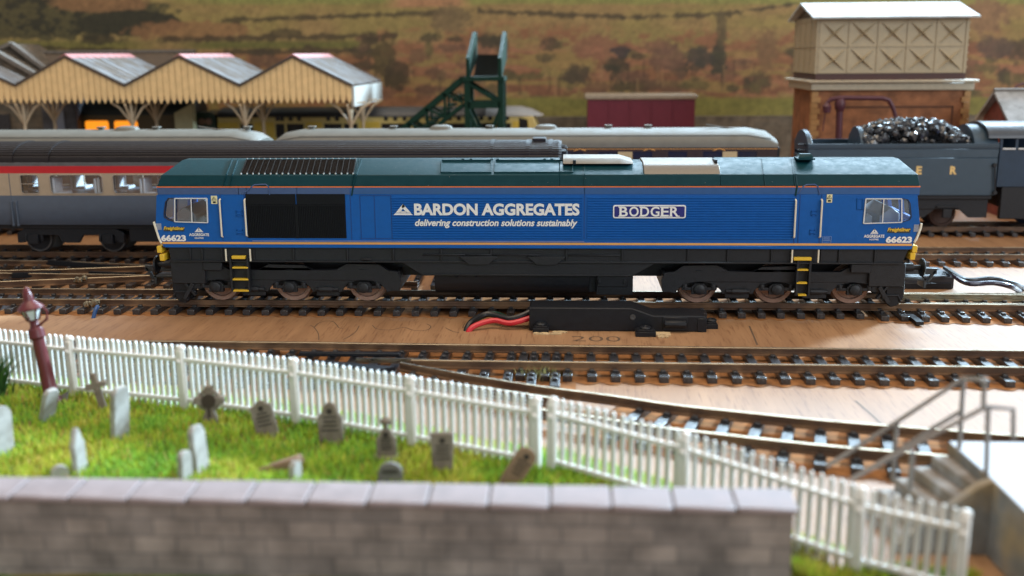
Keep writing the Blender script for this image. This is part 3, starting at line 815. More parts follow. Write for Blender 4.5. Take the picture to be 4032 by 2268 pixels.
# side louvres -------------------------------------------------------
rb = MB()
for x0, x1_ in ((986, 1464), (1477, 1998)):
    X0, X1 = S(x0, 545)[0], S(x1_, 545)[0]; z0, z1 = S(1288, 601)[1], S(1288, 494)[1]; n = 17
    pr_ = []
    for k in range(n):
        za = z0 + (z1 - z0) * k / n; zb_ = z0 + (z1 - z0) * (k + 1) / n; h = zb_ - za
        pr_ += [(SY - .004, za), (SY - .03, za + h * .25), (SY - .03, za + h * .72), (SY - .004, za + h * .86)]
    pr_ += [(SY - .004, z1), (SY + .03, z1), (SY + .03, z0)]
    rb.prism(pr_, X0, X1, 'YZ')
rb.build('ribbed_side_panel', BLUE, LOCO, angle=20)
gl = MB(); X0, Xm, X1 = S(621, 545)[0], S(747, 545)[0], S(870, 545)[0]; z0, z1, z2 = S(700, 599)[1], S(700, 516)[1], S(700, 488)[1]
gl.box(X0, Xm - .02, SY - .025, SY + .02, z1 + .03, z2); gl.box(Xm + .02, X1, SY - .025, SY + .02, z1 + .03, z2)
gl.box(X0, X1, SY - .008, SY + .02, z0, z1 + .03)
x = X0 + .03
while x < X1 - .05:
    if abs(x - Xm) > .08:
        gl.box(x, x + .032, SY - .032, SY, z0 + .02, z1 - .02)
    x += .064
gl.box(Xm - .06, Xm + .06, SY - .03, SY, z0, z1); gl.box(X0, X1, SY - .034, SY, z1 - .02, z1 + .02)
gl.build('side_grille', MATT, LOCO)
# panel seams, doors
SEAMM = mat('seam_blue', (.003, .04, .19), .45)
def vline(x, y0, y1, w=.02, d=.012):
    a = S(x, (y0 + y1) / 2); MB().box(a[0] - w / 2, a[0] + w / 2, SY - d, SY, S(x, y1)[1], S(x, y0)[1]).build('panel_seam', SEAMM, LOCO)
def hline(x0, x1_, y, w=.02, d=.011):
    z = S((x0 + x1_) / 2, y)[1]; MB().box(S(x0, y)[0], S(x1_, y)[0], SY - d, SY, z - w / 2, z + w / 2).build('panel_seam', SEAMM, LOCO)
for x, a, b in ((618, 490, 605), (558, 490, 605), (883, 490, 605), (907, 492, 602), (943, 492, 600), (985, 492, 601), (1470, 470, 602), (600, 470, 490), (620, 470, 490), (747, 470, 490), (2000, 490, 618), (2064, 490, 618), (2010, 490, 618)):
    vline(x, a, b)
hline(907, 985, 492); hline(907, 985, 600); hline(2010, 2064, 616)
for x0, x1_, y0, y1 in ((594, 610, 530, 544), (596, 611, 578, 590), (2040, 2054, 530, 543), (2036, 2050, 578, 590)):
    dr = MB(); a, b = S(x0, y1), S(x1_, y0); dr.box(a[0], b[0], SY - .02, SY, b[1] - .03, b[1]); dr.box(b[0] - .03, b[0], SY - .02, SY, a[1], b[1]); dr.box(a[0], b[0], SY - .02, SY, a[1], a[1] + .025); dr.box(a[0], a[0] + .03, SY - .02, SY, a[1], b[1])
    dr.box((a[0] + b[0]) / 2 - .08, (a[0] + b[0]) / 2 + .08, SY - .035, SY, (a[1] + b[1]) / 2 - .03, (a[1] + b[1]) / 2 + .03)
    dr.build('door_catch', BLUE, LOCO)
dr = MB(); q = [S(*v) for v in ((2156, 500), (2170, 500), (2170, 527), (2156, 527))]
dr.tube([Vector((v[0], SY - .012, v[1])) for v in q + q[:1]], .016, 5)
dr.build('cab_side_lamp_recess', BLUE, LOCO)
for x, y0, y1 in ((560.5, 501, 596), (622.5, 501, 594), (1996.5, 502, 598), (2061.5, 502, 597)):
    a = S(x, y1); b = S(x, y0); h = MB(); h.tube([(a[0], SY, a[1]), (a[0], SY - .09, a[1] + .03), (a[0], SY - .09, b[1] - .03), (a[0], SY, b[1])], .032, 6); h.build('handrail', CREAMRAIL, LOCO)
for x, y0, y1 in ((570.5, 626, 656), (631.5, 626, 656), (1991, 628, 660), (2057, 628, 660)):
    a = S(x, y1); b = S(x, y0); h = MB(); h.tube([(a[0], SY - .05, a[1]), (a[0], SY - .05, b[1])], .03, 6); h.build('handrail', CREAMRAIL, LOCO)
for pts in (((387, 558), (389, 566), (400, 600), (406, 612)), ((2318, 562), (2316, 574), (2306, 600), (2300, 610))):
    h = MB(); h.tube([PY(x, y, SY - .02) for x, y in pts], .04, 6); h.build('end_handrail', CREAMRAIL, LOCO)
for q in ((399, 628, 1), (406, 648, 1), (2301, 627, -1), (2296, 645, -1)):
    a = S(q[0], q[1]); MB().box(a[0] - .08, a[0] + .1, SY + .02, -SY - .02, a[1] - .13, a[1] + .12).build('yellow_bufferbeam', YEL, LOCO, bevel=.02)
# cab windows --------------------------------------------------------
for wp, fr_, mid in ((wl, ((440, 499), (521, 499), (523, 560), (440, 557.5)), ((481, 499), (483.5, 558))), (wr, ((2178, 500), (2268, 500), (2268, 559), (2172, 562)), ((2223, 500), (2219.5, 560)))):
    w = MB(); pts = [Vector((a, SY - .012, b)) for a, b in wp]
    w.tube(pts + pts[:1], .018, 5, caps=False); wo = w.build('cab_window', mat('window_rubber', (.02, .02, .025), .5), LOCO)
    f = MB(); c = [Vector((*S(*q), 0)) for q in fr_]; c = [Vector((v.x, SY - .016, v.y)) for v in c]
    for i in range(4):
        f.bar(c[i], c[(i + 1) % 4], .04, .035)
    m0, m1 = [Vector((S(*q)[0], SY - .016, S(*q)[1])) for q in mid]; f.bar(m0, m1, .035, .03)
    f.build('window_frame', FRAMEW, wo)
    g = MB(); g.add([(a, SY + .05, b) for a, b in wp], [tuple(range(len(wp)))]); g.build('pane', GLASS, wo)
ci = MB()
for sgn, x0 in ((1, S(425, 540)[0]), (-1, S(2282, 540)[0])):
    z0 = S(470, 556)[1]; X = lambda d: x0 + sgn * d
    zf = zb + .15
    ci.prism([(X(.05), zf), (X(.05), z0 + .2), (X(.35), z0 + .42), (X(.75), z0 + .12), (X(.75), zf)], -1.1, 1.1)
    ci.box(min(X(.95), X(1.3)), max(X(.95), X(1.3)), -.95, -.4, zf, z0 + .1); ci.box(min(X(1.24), X(1.32)), max(X(1.24), X(1.32)), -.95, -.4, z0 + .1, z0 + .55)
    ci.box(min(X(.95), X(1.3)), max(X(.95), X(1.3)), .4, .95, zf, z0 + .1); ci.box(min(X(1.24), X(1.32)), max(X(1.24), X(1.32)), .4, .95, z0 + .1, z0 + .55)
ci.build('cab_interior', CABIN, LOCO, bevel=.03)

# lettering ----------------------------------------------------------
def put(mb, body, x0, y1, x1_, y0, Y=SY - .02, **k):
    a, b = S(x0, y1, Y), S(x1_, y0, Y); mb.text(body, (a[0], Y, a[1]), b[0] - a[0], b[1] - a[1], **k)


def logo(mb, x0, y1, x1_, y0, Y):
    a, b = S(x0, y1, Y), S(x1_, y0, Y); w, h = b[0] - a[0], b[1] - a[1]
    P = lambda u, v: (a[0] + u * w, Y, a[1] + v * h)
    mb.add([P(0, 0), P(1, 0), P(.9, .16), P(.1, .16)], [(0, 1, 2, 3)])
    mb.add([P(.12, .2), P(.5, 1), P(.62, .78), P(.5, .62), P(.34, .2)], [(0, 1, 2, 3, 4)])
    mb.add([P(.5, 1), P(.9, .2), P(.68, .2), P(.43, .72)], [(0, 1, 2, 3)])
    mb.add([P(.3, .2), P(.72, .2), P(.66, .33), P(.36, .33)], [(0, 1, 2, 3)])


YR = SY - .036


def words(name, body, x0, y1, x1_, y0, Y=SY - .02, m=None, **k):
    mb = MB(); put(mb, body, x0, y1, x1_, y0, Y, **k); return mb.build(name, m or WHITE, LOCO)


words('company_name_lettering', 'BARDON AGGREGATES', 1042, 542, 1458, 512, YR, bold=.04)
words('slogan_lettering', 'delivering construction solutions sustainably', 1044, 574, 1453, 552, YR, bold=.03, shear=.25)
for q in ((990, 541, 1038, 513, YR), (489, 584, 511, 572, SY - .02), (2189, 588, 2211, 575, SY - .02)):
    mb = MB(); logo(mb, *q); mb.build('triangle_logo', WHITE, LOCO)
words('fleet_number', '66623', 406, 607, 467, 591, bold=.05); words('fleet_number', '66623', 2228, 611, 2295, 595, bold=.05)
words('owner_lettering', 'AGGREGATE', 476, 594, 525.5, 587, bold=.03); words('owner_small_lettering', 'INDUSTRIES', 490, 601, 512, 597, bold=.02)
words('owner_lettering', 'AGGREGATE', 2173, 598, 2225, 590.5, bold=.03); words('owner_small_lettering', 'INDUSTRIES', 2187, 604.5, 2210, 600.5, bold=.02)
for x0, y1, x1_, y0 in ((412, 581, 463, 571), (2232, 585, 2290, 574)):
    bgd = MB(); a, b = S(x0, y1), S(x1_, y0); bgd.add([(a[0], SY - .012, a[1] - .01), (b[0], SY - .012, a[1] - .01), (b[0] + .02, SY - .012, b[1]), (a[0] + .02, SY - .012, b[1])], [(0, 1, 2, 3)])
    bo_ = bgd.build('operator_name_panel', mat('dark_decal', (.02, .03, .03), .5), LOCO)
    yl = MB(); put(yl, 'Freightliner', x0, y1, x1_ + 1, y0 - 1, bold=.03, shear=.3); yl.build('operator_lettering', YEL, bo_)
# name plate
Yn = SY - .055; a, b = S(1542, 549, Yn), S(1726, 516, Yn)
npl = MB().prism(rrect(a[0], b[0], a[1], b[1], .07), Yn, SY, 'XZ').build('nameplate', mat('nameplate_rim', (.8, .8, .78), .35), LOCO)
MB().prism(rrect(a[0] + .045, b[0] - .045, a[1] + .045, b[1] - .045, .04), Yn - .008, Yn + .01, 'XZ').build('nameplate_field', mat('nameplate_blue', (.012, .012, .16), .4), npl)
tx = MB(); Yt = Yn - .014; a, b = S(1558, 545, Yt), S(1711, 520, Yt)
W = (b[0] - a[0]); cw = W / 6.15; h = b[1] - a[1]
xx = a[0]
for ch, wd in zip('BODGER', (1, 1.12, 1.05, 1.05, .92, 1.05)):
    w = cw * wd * .86; tx.text(ch, (xx, Yt, a[1]), w, h, bold=.02)
    feet = {'B': (0,), 'O': (), 'D': (0,), 'G': (), 'E': (0,), 'R': (0, .8)}[ch]
    for f in feet:
        tx.box(xx + f * w - .035, xx + f * w + .09, Yt - .002, Yt + .004, a[1], a[1] + .035)
        if f == 0: tx.box(xx - .035, xx + .09, Yt - .002, Yt + .004, a[1] + h - .035, a[1] + h)
    xx += cw * wd
tx.build('nameplate_lettering', WHITE, npl)
# warning flashes and data panels
for x0, y0, x1_, y1 in ((532, 492.5, 546, 513), (2079, 489, 2094, 509.5)):
    a, b = S(x0, y1), S(x1_, y0)
    w = MB().box(a[0], b[0], SY - .015, SY, a[1], b[1]).build('warning_label', mat('warning_cream', (.75, .68, .38), .5), LOCO)
    d = MB(); m = (a[0] + b[0]) / 2; hh = b[1] - a[1]
    t1 = [(m - .08, SY - .019, a[1] + hh * .48), (m + .08, SY - .019, a[1] + hh * .48), (m, SY - .019, a[1] + hh * .9)]
    d.tube([Vector(v) for v in t1 + t1[:1]], .01, 4, caps=False); d.box(m - .008, m + .008, SY - .02, SY - .014, a[1] + hh * .55, a[1] + hh * .75)
    d.box(m - .05, m + .05, SY - .02, SY - .014, a[1] + hh * .1, a[1] + hh * .32)
    d.build('warning_symbol', BLACK, w)
dp = MB()
for x0, y0, x1_, y1 in ((2068, 595, 2091, 611),):
    a, b = S(x0, y1), S(x1_, y0); c = [Vector((p, SY - .012, q)) for p, q in ((a[0], a[1]), (b[0], a[1]), (b[0], b[1]), (a[0], b[1]))]
    for i in range(4): dp.bar(c[i], c[(i + 1) % 4], .012, .008)
    for k in (.35, .6, .8): dp.box(a[0] + .03, b[0] - .06 * k, SY - .014, SY - .01, a[1] + (b[1] - a[1]) * k - .008, a[1] + (b[1] - a[1]) * k + .008)
dp.build('data_panel', mat('pale_blue_decal', (.2, .3, .5), .5), LOCO)
dg_ = MB()
for x0, y0, x1_, y1 in ((392, 562, 406, 578), (2298, 565, 2312, 583)):
    a, b = S(x0, y1), S(x1_, y0)
    for k in range(7): dg_.box(a[0] + (b[0] - a[0]) * k / 7, a[0] + (b[0] - a[0]) * (k + .6) / 7, SY - .014, SY, a[1], b[1])
dg_.build('multiple_working_label', mat('grey_decal', (.36, .38, .44), .5), LOCO)

# underframe -----------------------------------------------------------
uf = MB(); zf0 = S(1288, 661, -1.6)[1]; zf1 = zb
UX = lambda x: S(x, 650, -1.6)[0]
uf.prism([(UX(425), zf1), (UX(430), zf0), (UX(1010), zf0), (UX(1062), S(0, 688, -1.6)[1]), (UX(1592), S(0, 688, -1.6)[1]), (UX(1650), zf0), (UX(2270), zf0), (UX(2285), zf1)], -1.6, 1.6)
for x in (480, 510, 560, 640, 740, 875, 990, 1110, 1235, 1425, 1565, 1730, 1830, 1940, 1990, 2065, 2110, 2200):
    X = UX(x); uf.box(X - .03, X + .03, -1.66, -1.6, zf0 + .05, zf1)
uf.box(UX(430), UX(2270), -1.68, -1.6, zf0, zf0 + .06)
uf.box(UX(1062), UX(1592), -1.66, -1.58, S(0, 688, -1.6)[1], S(0, 688, -1.6)[1] + .05)
for x0, x1_ in ((1065, 1170), (1175, 1235), (1240, 1360), (1430, 1560)):
    uf.tube([(UX(x0), -1.64, S(0, 637, -1.6)[1]), (UX(x1_), -1.64, S(0, 637, -1.6)[1])], .035, 6)
for x in (1205, 1375):
    uf.prism([(UX(x - 48), S(0, 640, -1.6)[1]), (UX(x - 25), S(0, 660, -1.6)[1]), (UX(x + 25), S(0, 660, -1.6)[1]), (UX(x + 48), S(0, 640, -1.6)[1])], -1.72, -1.6)
uf.tube([(UX(910), -1.68, S(0, 648, -1.6)[1]), (UX(935), -1.68, S(0, 648, -1.6)[1])], .04, 6)
uf.build('underframe', DARK, LOCO, bevel=.012)
tk = MB(); a = S(1094, 742, -1.5); b = S(1482, 683, -1.5)
cy = [(-1.5, b[1]), (-1.5, a[1] + .45), (-1.42, a[1] + .2), (-1.25, a[1] + .04), (-1.0, a[1])]
tk.prism(cy + [(-y, z) for y, z in cy[::-1]], a[0], b[0], 'YZ')
tk.box(b[0], S(1500, 700, -1.5)[0], -1.35, 1.35, a[1] + .1, b[1])
for x in (1150, 1198):
    q = S(x, 692, -1.5); tk.lathe([(.0, .0), (.08, 0), (.08, -.05), (.05, -.05), (.045, -.01), (0, -.01)], (q[0], -1.5, q[1]), 'Y', 12)
tk.build('fuel_tank', BLACK, LOCO, bevel=.02, seg=2)
bx = MB(); a = S(1500, 742, -1.55); b = S(1593, 678, -1.55)
bx.box(a[0], b[0], -1.55, 1.55, a[1], b[1]); bx.box(a[0] + .03, b[0] - .2, -1.58, -1.5, a[1] + .3, b[1] - .1)
bx.box(a[0] + .05, a[0] + .15, -1.6, -1.5, a[1] + .42, a[1] + .58); bx.box(b[0] - .36, b[0] - .26, -1.6, -1.5, a[1] + .42, a[1] + .58)
bx.build('battery_box', BLACK, LOCO, bevel=.02)
MB().box(-12.0, 12.0, -.55, .55, .9, 1.75).build('chassis_spine', BLACK, LOCO)

WZ = .69
def bogie(cx, flip):
    X = lambda d: cx + flip * d                  # d>0 points to the outer end
    bo = MB()
    top = [(-4.05, .9), (-3.95, 1.2), (-3.6, 1.24), (-3.3, 1.46), (-2.1, 1.48), (-1.7, 1.27), (-.85, 1.25), (-.55, 1.42), (.75, 1.46), (1.15, 1.25), (2.2, 1.25), (2.45, 1.4), (3.35, 1.38), (3.6, 1.12), (4.2, 1.08), (4.2, .86)]
    bot = []
    for c in (2.715, 0, -2.715):
        bot += [(c + 1.0, .46), (c + .82, .44)] + [(c + .8 * math.cos(R(a)), .46 + .42 * math.sin(R(a))) for a in (12, 40, 65, 90, 115, 140, 168)] + [(c - .82, .44), (c - 1.0, .46)]
    bot = [(d, z) for d, z in bot if -3.7 < d < 3.7]
    poly = [(X(d), z) for d, z in top + bot + [(-3.75, .5), (-4.0, .5)]]
    for y0, y1 in ((-1.42, -1.22), (1.22, 1.42)):
        bo.prism(poly, y0, y1)
    bo.box(min(X(-4), X(-3.9)), max(X(-4), X(-3.9)), -1.3, 1.3, .5, 1.2); bo.box(min(X(4.2), X(4.0)), max(X(4.2), X(4.0)), -1.3, 1.3, .9, 1.06)
    for y in (-1.42, 1.42):
        sg = 1 if y > 0 else -1
        for c in (-2.715, 0, 2.715):
            bo.box(X(c) - .82, X(c) + .82, y * .8 - .02, y * .8 + .02, .60, 1.0)  # dark plate added for the shade inside the wheel arch
            bo.prism([(X(c) - .27, .44), (X(c) + .27, .44), (X(c) + .27, .70), (X(c) + .16, .82), (X(c) - .16, .82), (X(c) - .27, .70)], y - sg * .1, y + sg * .07)
            bo.lathe([(0, 0), (.19, 0), (.19, sg * .08), (.12, sg * .12), (0, sg * .12)], (X(c), y + sg * .06, .62), 'Y', 16)
            for s_ in (-1, 1):
                bo.box(min(X(c + s_ * .27), X(c + s_ * .62)), max(X(c + s_ * .27), X(c + s_ * .62)), y - .05, y + .05, .58, .68)
                bo.tube([(X(c + s_ * .5), y, .62), (X(c + s_ * .5), y, .80)], .09, 8)
            bo.box(X(c) - .15, X(c) + .15, y - .02, y + .02, 1.27, 1.29)
        for c in (-1.36, 1.36):
            bo.tube([(X(c - .42), y * 1.03, .55), (X(c + .42), y * 1.03, .55)], .06, 8); bo.tube([(X(c - .2), y * 1.03, .55), (X(c + .3), y * 1.03, .55)], .10, 8)
            bo.box(X(c) - .42, X(c) + .42, y * .93 - .02, y * .93 + .02, .28, .44)
        bo.bar((X(3.55), y, .75), (X(3.9), y, .18), .14, .3, upv=(0, 1, 0)); bo.box(min(X(3.3), X(3.6)), max(X(3.3), X(3.6)), y - .05, y + .05, .55, 1.0)
        bo.bar((X(4.15), y, 1.15), (X(3.5), y, .3), .08, .2, upv=(0, 1, 0)); bo.tube([(X(3.5), y, .42), (X(4.25), y, .42), (X(4.35), y, .2)], .04, 6)
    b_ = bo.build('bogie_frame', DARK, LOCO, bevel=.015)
    for c in (-2.715, 0, 2.715):
        w = MB()
        for s_ in (-1, 1):
            y = s_ * .80
            prof = [(0, y + s_ * .02), (.40, y + s_ * .02), (.43, y + s_ * .0), (.52, y), (.54, y + s_ * .11), (.68, y + s_ * .12), (.69, y + s_ * .06), (.70, y - s_ * .06), (.75, y - s_ * .1), (.74, y - s_ * .14), (0, y - s_ * .14)]
            w.lathe(prof, (X(c), 0, WZ), 'Y', 40)
        w.tube([(X(c), -.8, WZ), (X(c), .8, WZ)], .12, 8)
        w.build('wheelset', WHEELF, LOCO)


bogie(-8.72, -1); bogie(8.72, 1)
# steps
def ladder(pts1, rungs, xs):
    a, b = S(pts1[0], pts1[1] + 6, -1.7), S(pts1[2], pts1[1] - 5, -1.7)
    MB().box(a[0], b[0], -1.76, -1.5, a[1] + .03, a[1] + .14).build('cab_step', YEL, LOCO, bevel=.01)
    ld = MB()
    for x in xs:
        q0, q1 = S(x, rungs[0][1] - 6, -1.66), S(x + (0 if x > 1288 else 1), rungs[-1][1] + 1, -1.66)
        ld.box(q1[0] - .035, q1[0] + .035, -1.7, -1.5, q1[1], q0[1] + .3)
    q0, q1 = S(xs[0], rungs[0][1], -1.6), S(xs[1], rungs[-1][1], -1.6); ld.box(q0[0], q1[0], -1.5, -1.46, q1[1] - .05, q0[1] + .4)
    lo = ld.build('step_frame', DARK, LOCO)
    for x0, y, x1_ in rungs:
        a, b = S(x0, y, -1.7), S(x1_, y, -1.7); MB().box(a[0], b[0], -1.73, -1.52, a[1] - .03, a[1] + .02).build('step_tread', YEL, lo)


ladder((584, 647, 617), ((585, 673, 624), (586, 702.6, 625), (587.6, 731, 626)), (584, 627))
ladder((1996, 651, 2041), ((2006, 678.6, 2033), (2004, 711.7, 2030), (2008, 742, 2028)), (2003, 2034))
# ends: beams, buffers, deflectors, couplings
for sgn, xe in ((-1, S(425, 680)[0]), (1, S(2283, 680)[0])):
    X = lambda d: xe + sgn * d
    bx = MB(); x0, x1_ = sorted((X(-1.25), X(0)))
    bx.box(x0, x1_, -1.55, 1.55, .75, 1.6)
    bx.box(*sorted((X(-1.9), X(-1.2))), -1.6, -1.2, 1.25, 1.58)
    bx.build('buffer_beam', DARK, LOCO, bevel=.03)
    for y in (-.88, .88):
        bf = MB(); bf.tube([(X(0), y, 1.32), (X(.45), y, 1.32)], [.17, .15], 12); bf.tube([(X(.4), y, 1.32), (X(.72), y, 1.32)], .09, 10)
        prof = [(0, 0), (.32, .02), (.34, .06), (.3, .1), (0, .12)]
        bf.lathe([(r_, sgn * h) for r_, h in prof], (X(.72), y, 1.32), 'X', 18); bf.build('buffer', BLACK, LOCO)
    for y in (-1.0, 1.0):
        pl = MB()
        sec_ = [(X(.05), 1.0), (X(.05), .35), (X(-.15), .05), (X(-.38), -.02), (X(-.55), .12), (X(-.6), .9)]
        pl.prism(sec_, y - .4, y + .42)
        pl.build('track_guard', BLACK, LOCO, bevel=.03)
    cp = MB(); cp.box(*sorted((X(0), X(1.15))), -.35, .35, .72, .8); cp.box(*sorted((X(1.05), X(1.15))), -.35, .35, .45, .8)
    cp.box(*sorted((X(.1), X(1.6))), -.06, .06, .9, 1.12); cp.bar((X(1.55), 0, 1.05), (X(1.3), 0, .6), .1, .12, upv=(0, 1, 0))
    cp.tube([(X(.35), -.3, .75), (X(.35), -.3, .25), (X(.25), -.3, .18)], .06, 6)
    cp.build('coupling', mat('grey_coupling', (.03, .035, .04), .4, var=.2), LOCO, bevel=.015)

# ================================================================== PASSENGER COACH (grey, cream, red band)
CY = 9.42; CS = CY - 1.70
def T(x, y, Y): 
    p = PY(x, y, Y); return (p.x, p.z)


CREAM = mat('coach_cream', (0.40, 0.31, 0.215), 0.45, var=0.06)
CGREY = mat('coach_blue_grey', (0.085, 0.108, 0.145), 0.45, var=0.08)
RED = mat('coach_red', (0.50, 0.012, 0.02), 0.4, var=0.05)
ROOFBR = mat('coach_roof_brown_black', (0.017, 0.014, 0.015), 0.5, var=0.2, specks=0.03, bump=0.1, spec=.25)
SEATW = mat('seat_pale', (0.62, 0.64, 0.64), 0.5, var=0.08)
STEEL = mat('tyre_steel', (0.20, 0.20, 0.20), 0.35, metal=0.8)
COACH = thing('passenger_coach', 'grey and cream passenger coach with red band and ribbed dark roof', 'coach', (-12, CY, 0))
cx0, cx1 = -27.2, T(1412, 400, CS)[0]
z_b, z_m, z_r0, z_r1 = T(200, 567, CS)[1], T(200, 492, CS)[1], T(200, 436, CS)[1], T(200, 418, CS)[1]
z_t = T(200, 409, CS)[1]
wins = []
for x0, x1_ in ((129, 256), (287, 414), (445, 572), (603, 730), (761, 888), (919, 1046), (1077, 1204)):
    a, b = T(x0, 487, CS), T(x1_, 440, CS); wins.append(rrect(a[0], b[0], a[1], b[1], .13))
a, b = T(55, 487, CS), T(95, 440, CS); wins.append(rrect(a[0], b[0], a[1], b[1], .1))
a, b = T(1262, 487, CS), T(1302, 440, CS); wins.append(rrect(a[0], b[0], a[1], b[1], .1))
up_ = MB(); lowr = MB(); rd = MB()
for y0, y1 in ((CS, CS + .08), (2 * CY - CS, 2 * CY - CS - .08)):
    up_.prism([(cx0, z_m), (cx1, z_m), (cx1, z_r0), (cx0, z_r0)], y0, y1, 'XZ', holes=wins)
cside = [(CS, z_m), (CS - .02, z_m - .5), (CS + .02, z_b + .3), (CS + .16, z_b), (2 * CY - CS - .16, z_b), (2 * CY - CS - .02, z_b + .3), (2 * CY - CS + .02, z_m - .5), (2 * CY - CS, z_m)]
lowr.prism(cside, cx0, cx1, 'YZ')
rd.box(cx0, cx1, CS, 2 * CY - CS, z_r0, z_r1); 
for x in (cx0, cx1 - .1):
    up_.box(x, x + .1, CS + .08, 2 * CY - CS - .08, z_m, z_r0)
up_.build('upper_side', CREAM, COACH); lowr.build('lower_side', CGREY, COACH); rd.build('red_band', RED, COACH)
MB().box(cx0, cx1, CS + .02, 2 * CY - CS - .02, z_r1, z_t).build('gutter_band', mat('gutter_grey', (.10, .10, .105), .5, var=.2), COACH)
for w in wins:
    f = MB(); pts = [Vector((a, CS - .008, b)) for a, b in w]; f.tube(pts + pts[:1], .022, 5, caps=False)
    xs = [q[0] for q in w]; zs_ = [q[1] for q in w]
    if max(xs) - min(xs) < 1.2: f.box(min(xs), max(xs), CS - .02, CS + .01, sum(zs_) / len(zs_) + .0, sum(zs_) / len(zs_) + .035)
    fo = f.build('window', mat('coach_window_rim', (.34, .28, .22), .45), COACH)
    MB().add([(a, CS + .05, b) for a, b in w], [tuple(range(len(w)))]).build('pane', GLASS, fo)
st = MB(); x = cx0 + 1
stm = SEATW
while x < cx1 - 1:
    for y in (CY - 1.05, CY + 1.05):
        st.box(x, x + .12, y - .42, y + .42, z_m - .2, z_m + .78); st.box(x + .12, x + .55, y - .42, y + .42, z_m - .2, z_m + .12)
        st.box(x - .16, x - .04, y - .42, y + .42, z_m - .2, z_m + .74)
    x += 2.1
st.build('seats', stm, COACH, bevel=.05, seg=2)
# roof: arc with lengthwise ribs
ra = MB(); HW = 1.62; zr_top = PY(300, 356, CY).z; n = 42
pr_ = []
for k in range(n + 1):
    a = math.pi * (1 - k / n); rr = 1 + (.018 if k % 2 else -.012) * (1 if 3 < k < n - 3 else 0)
    pr_.append((CY + math.cos(a) * HW * rr, z_t + abs(math.sin(a)) ** .85 * (zr_top - z_t) * rr))
ra.loft([[Vector((x, y, z)) for y, z in pr_] for x in (cx0, cx1 - .45)])
ra.loft([[Vector((x, CY + (y - CY) * s, z_t + (z - z_t) * s)) for y, z in pr_] for x, s in ((cx1 - .45, .985), (cx1 - .12, .985), (cx1, .93))])
ro2 = ra.build('roof', ROOFBR, COACH, angle=20)
for x in (47, 137, 1238, 1328, 1385):
    X = PY(x, 372, CY - .8).x; h = MB()
    prb = [(CY + (y - CY) * 1.035, z_t + (z - z_t) * 1.035) for y, z in pr_]
    h.loft([[Vector((xx, y, z)) for y, z in prb] for xx in (X - .09, X + .09)]); h.build('roof_strip', ROOFBR, ro2)
a, b = PY(1340, 356, CY), PY(1374, 356, CY); MB().box(a.x, b.x, CY - .5, CY + .5, zr_top - .05, zr_top + .12).build('roof_vent', ROOFBR, ro2, bevel=.03)
cn = MB()
for k in range(6): cn.tube([(cx1 - .02, CY - .5 + k * .2, z_t + .55), (cx1 + .22, CY - .5 + k * .2, z_t + .5), (cx1 + .24, CY - .5 + k * .2, z_t + .2)], .035, 5)
cn.box(cx1, cx1 + .25, CY - .6, CY + .6, z_b + .2, z_t + .35); cn.build('corridor_connection', DARK, COACH, bevel=.02)
gh = MB()
for x in (36, 48):
    a, b = T(x, 566, CS), T(x, 508, CS); gh.tube([(a[0], CS - .06, a[1]), (a[0], CS - .06, b[1])], .035, 6)
    for z in (a[1], b[1]): gh.box(a[0] - .05, a[0] + .05, CS - .08, CS, z - .04, z + .04)
a = T(22, 440, CS); gh.box(a[0] - .012, a[0] + .012, CS - .015, CS, z_b, z_r0)
gh.build('door_grab_rail', CGREY, COACH)


def coach_under(parent, x0, x1, cy, zb_, wheels, wr_=.62, name='bogie'):
    u = MB(); u.box(x0 + .2, x1 - .2, cy - 1.35, cy + 1.35, zb_ - .22, zb_ + .02)
    m = (x0 + x1) / 2; u.box(m - 5.6, m - .6, cy - 1.3, cy + 1.3, .55, zb_ - .2); u.box(m + .4, m + 5.8, cy - 1.25, cy + 1.25, .7, zb_ - .2)  # underfloor boxes lengthened to stand in for shade between the bogies
    u.tube([(m - 6, cy - 1.2, zb_ - .2), (m - 3.5, cy - 1.2, .6), (m + 4, cy - 1.2, .6), (m + 6.5, cy - 1.2, zb_ - .2)], .06, 5)
    u.build('underframe', DARK, parent, bevel=.02)
    for a, b in wheels:
        f = MB()
        for s in (-1, 1):
            y = cy + s * 1.22
            f.prism([(a - .75, .5), (a - .75, .95), (a - .3, 1.2), (b + .3, 1.2), (b + .75, .95), (b + .75, .5), (b + .45, .5), (b + .35, .85), ((a + b) / 2 + .6, .85), ((a + b) / 2 + .4, .5), ((a + b) / 2 - .4, .5), ((a + b) / 2 - .6, .85), (a - .35, .85), (a - .45, .5)], y - .08, y + .08)
            for c in (a, b):
                f.box(c - .24, c + .24, y - .16, y + .16, .45, .9); f.tube([(c - .36, y - .06 * -s, .55), (c - .36, y, 1.05)], .08, 6); f.tube([(c + .36, y, .55), (c + .36, y, 1.05)], .08, 6)
        f.build(name, DARK, parent, bevel=.015)
        for c in (a, b):
            w = MB(); w.tube([(c, cy - .8, wr_), (c, cy + .8, wr_)], .1, 6)
            ts = []
            for s in (-1, 1):
                t = MB(); ts.append(t)
                w.lathe([(0, cy + s * .78), (wr_ - .09, cy + s * .78), (wr_ - .09, cy + s * .66), (0, cy + s * .66)], (c, 0, wr_), 'Y', 28)
                t.lathe([(wr_ - .1, cy + s * .77), (wr_ - .06, cy + s * .82), (wr_ - .01, cy + s * .82), (wr_, cy + s * .8), (wr_ + .02, cy + s * .66), (wr_ + .06, cy + s * .62), (wr_ - .1, cy + s * .62)], (c, 0, wr_), 'Y', 32)
            wo = w.build('wheel', DARK, parent); [t.build('tyre', STEEL, wo) for t in ts]


coach_under(COACH, cx0, cx1, CY, z_b, ((-23.2, -19.7), (-6.3, -2.8)))

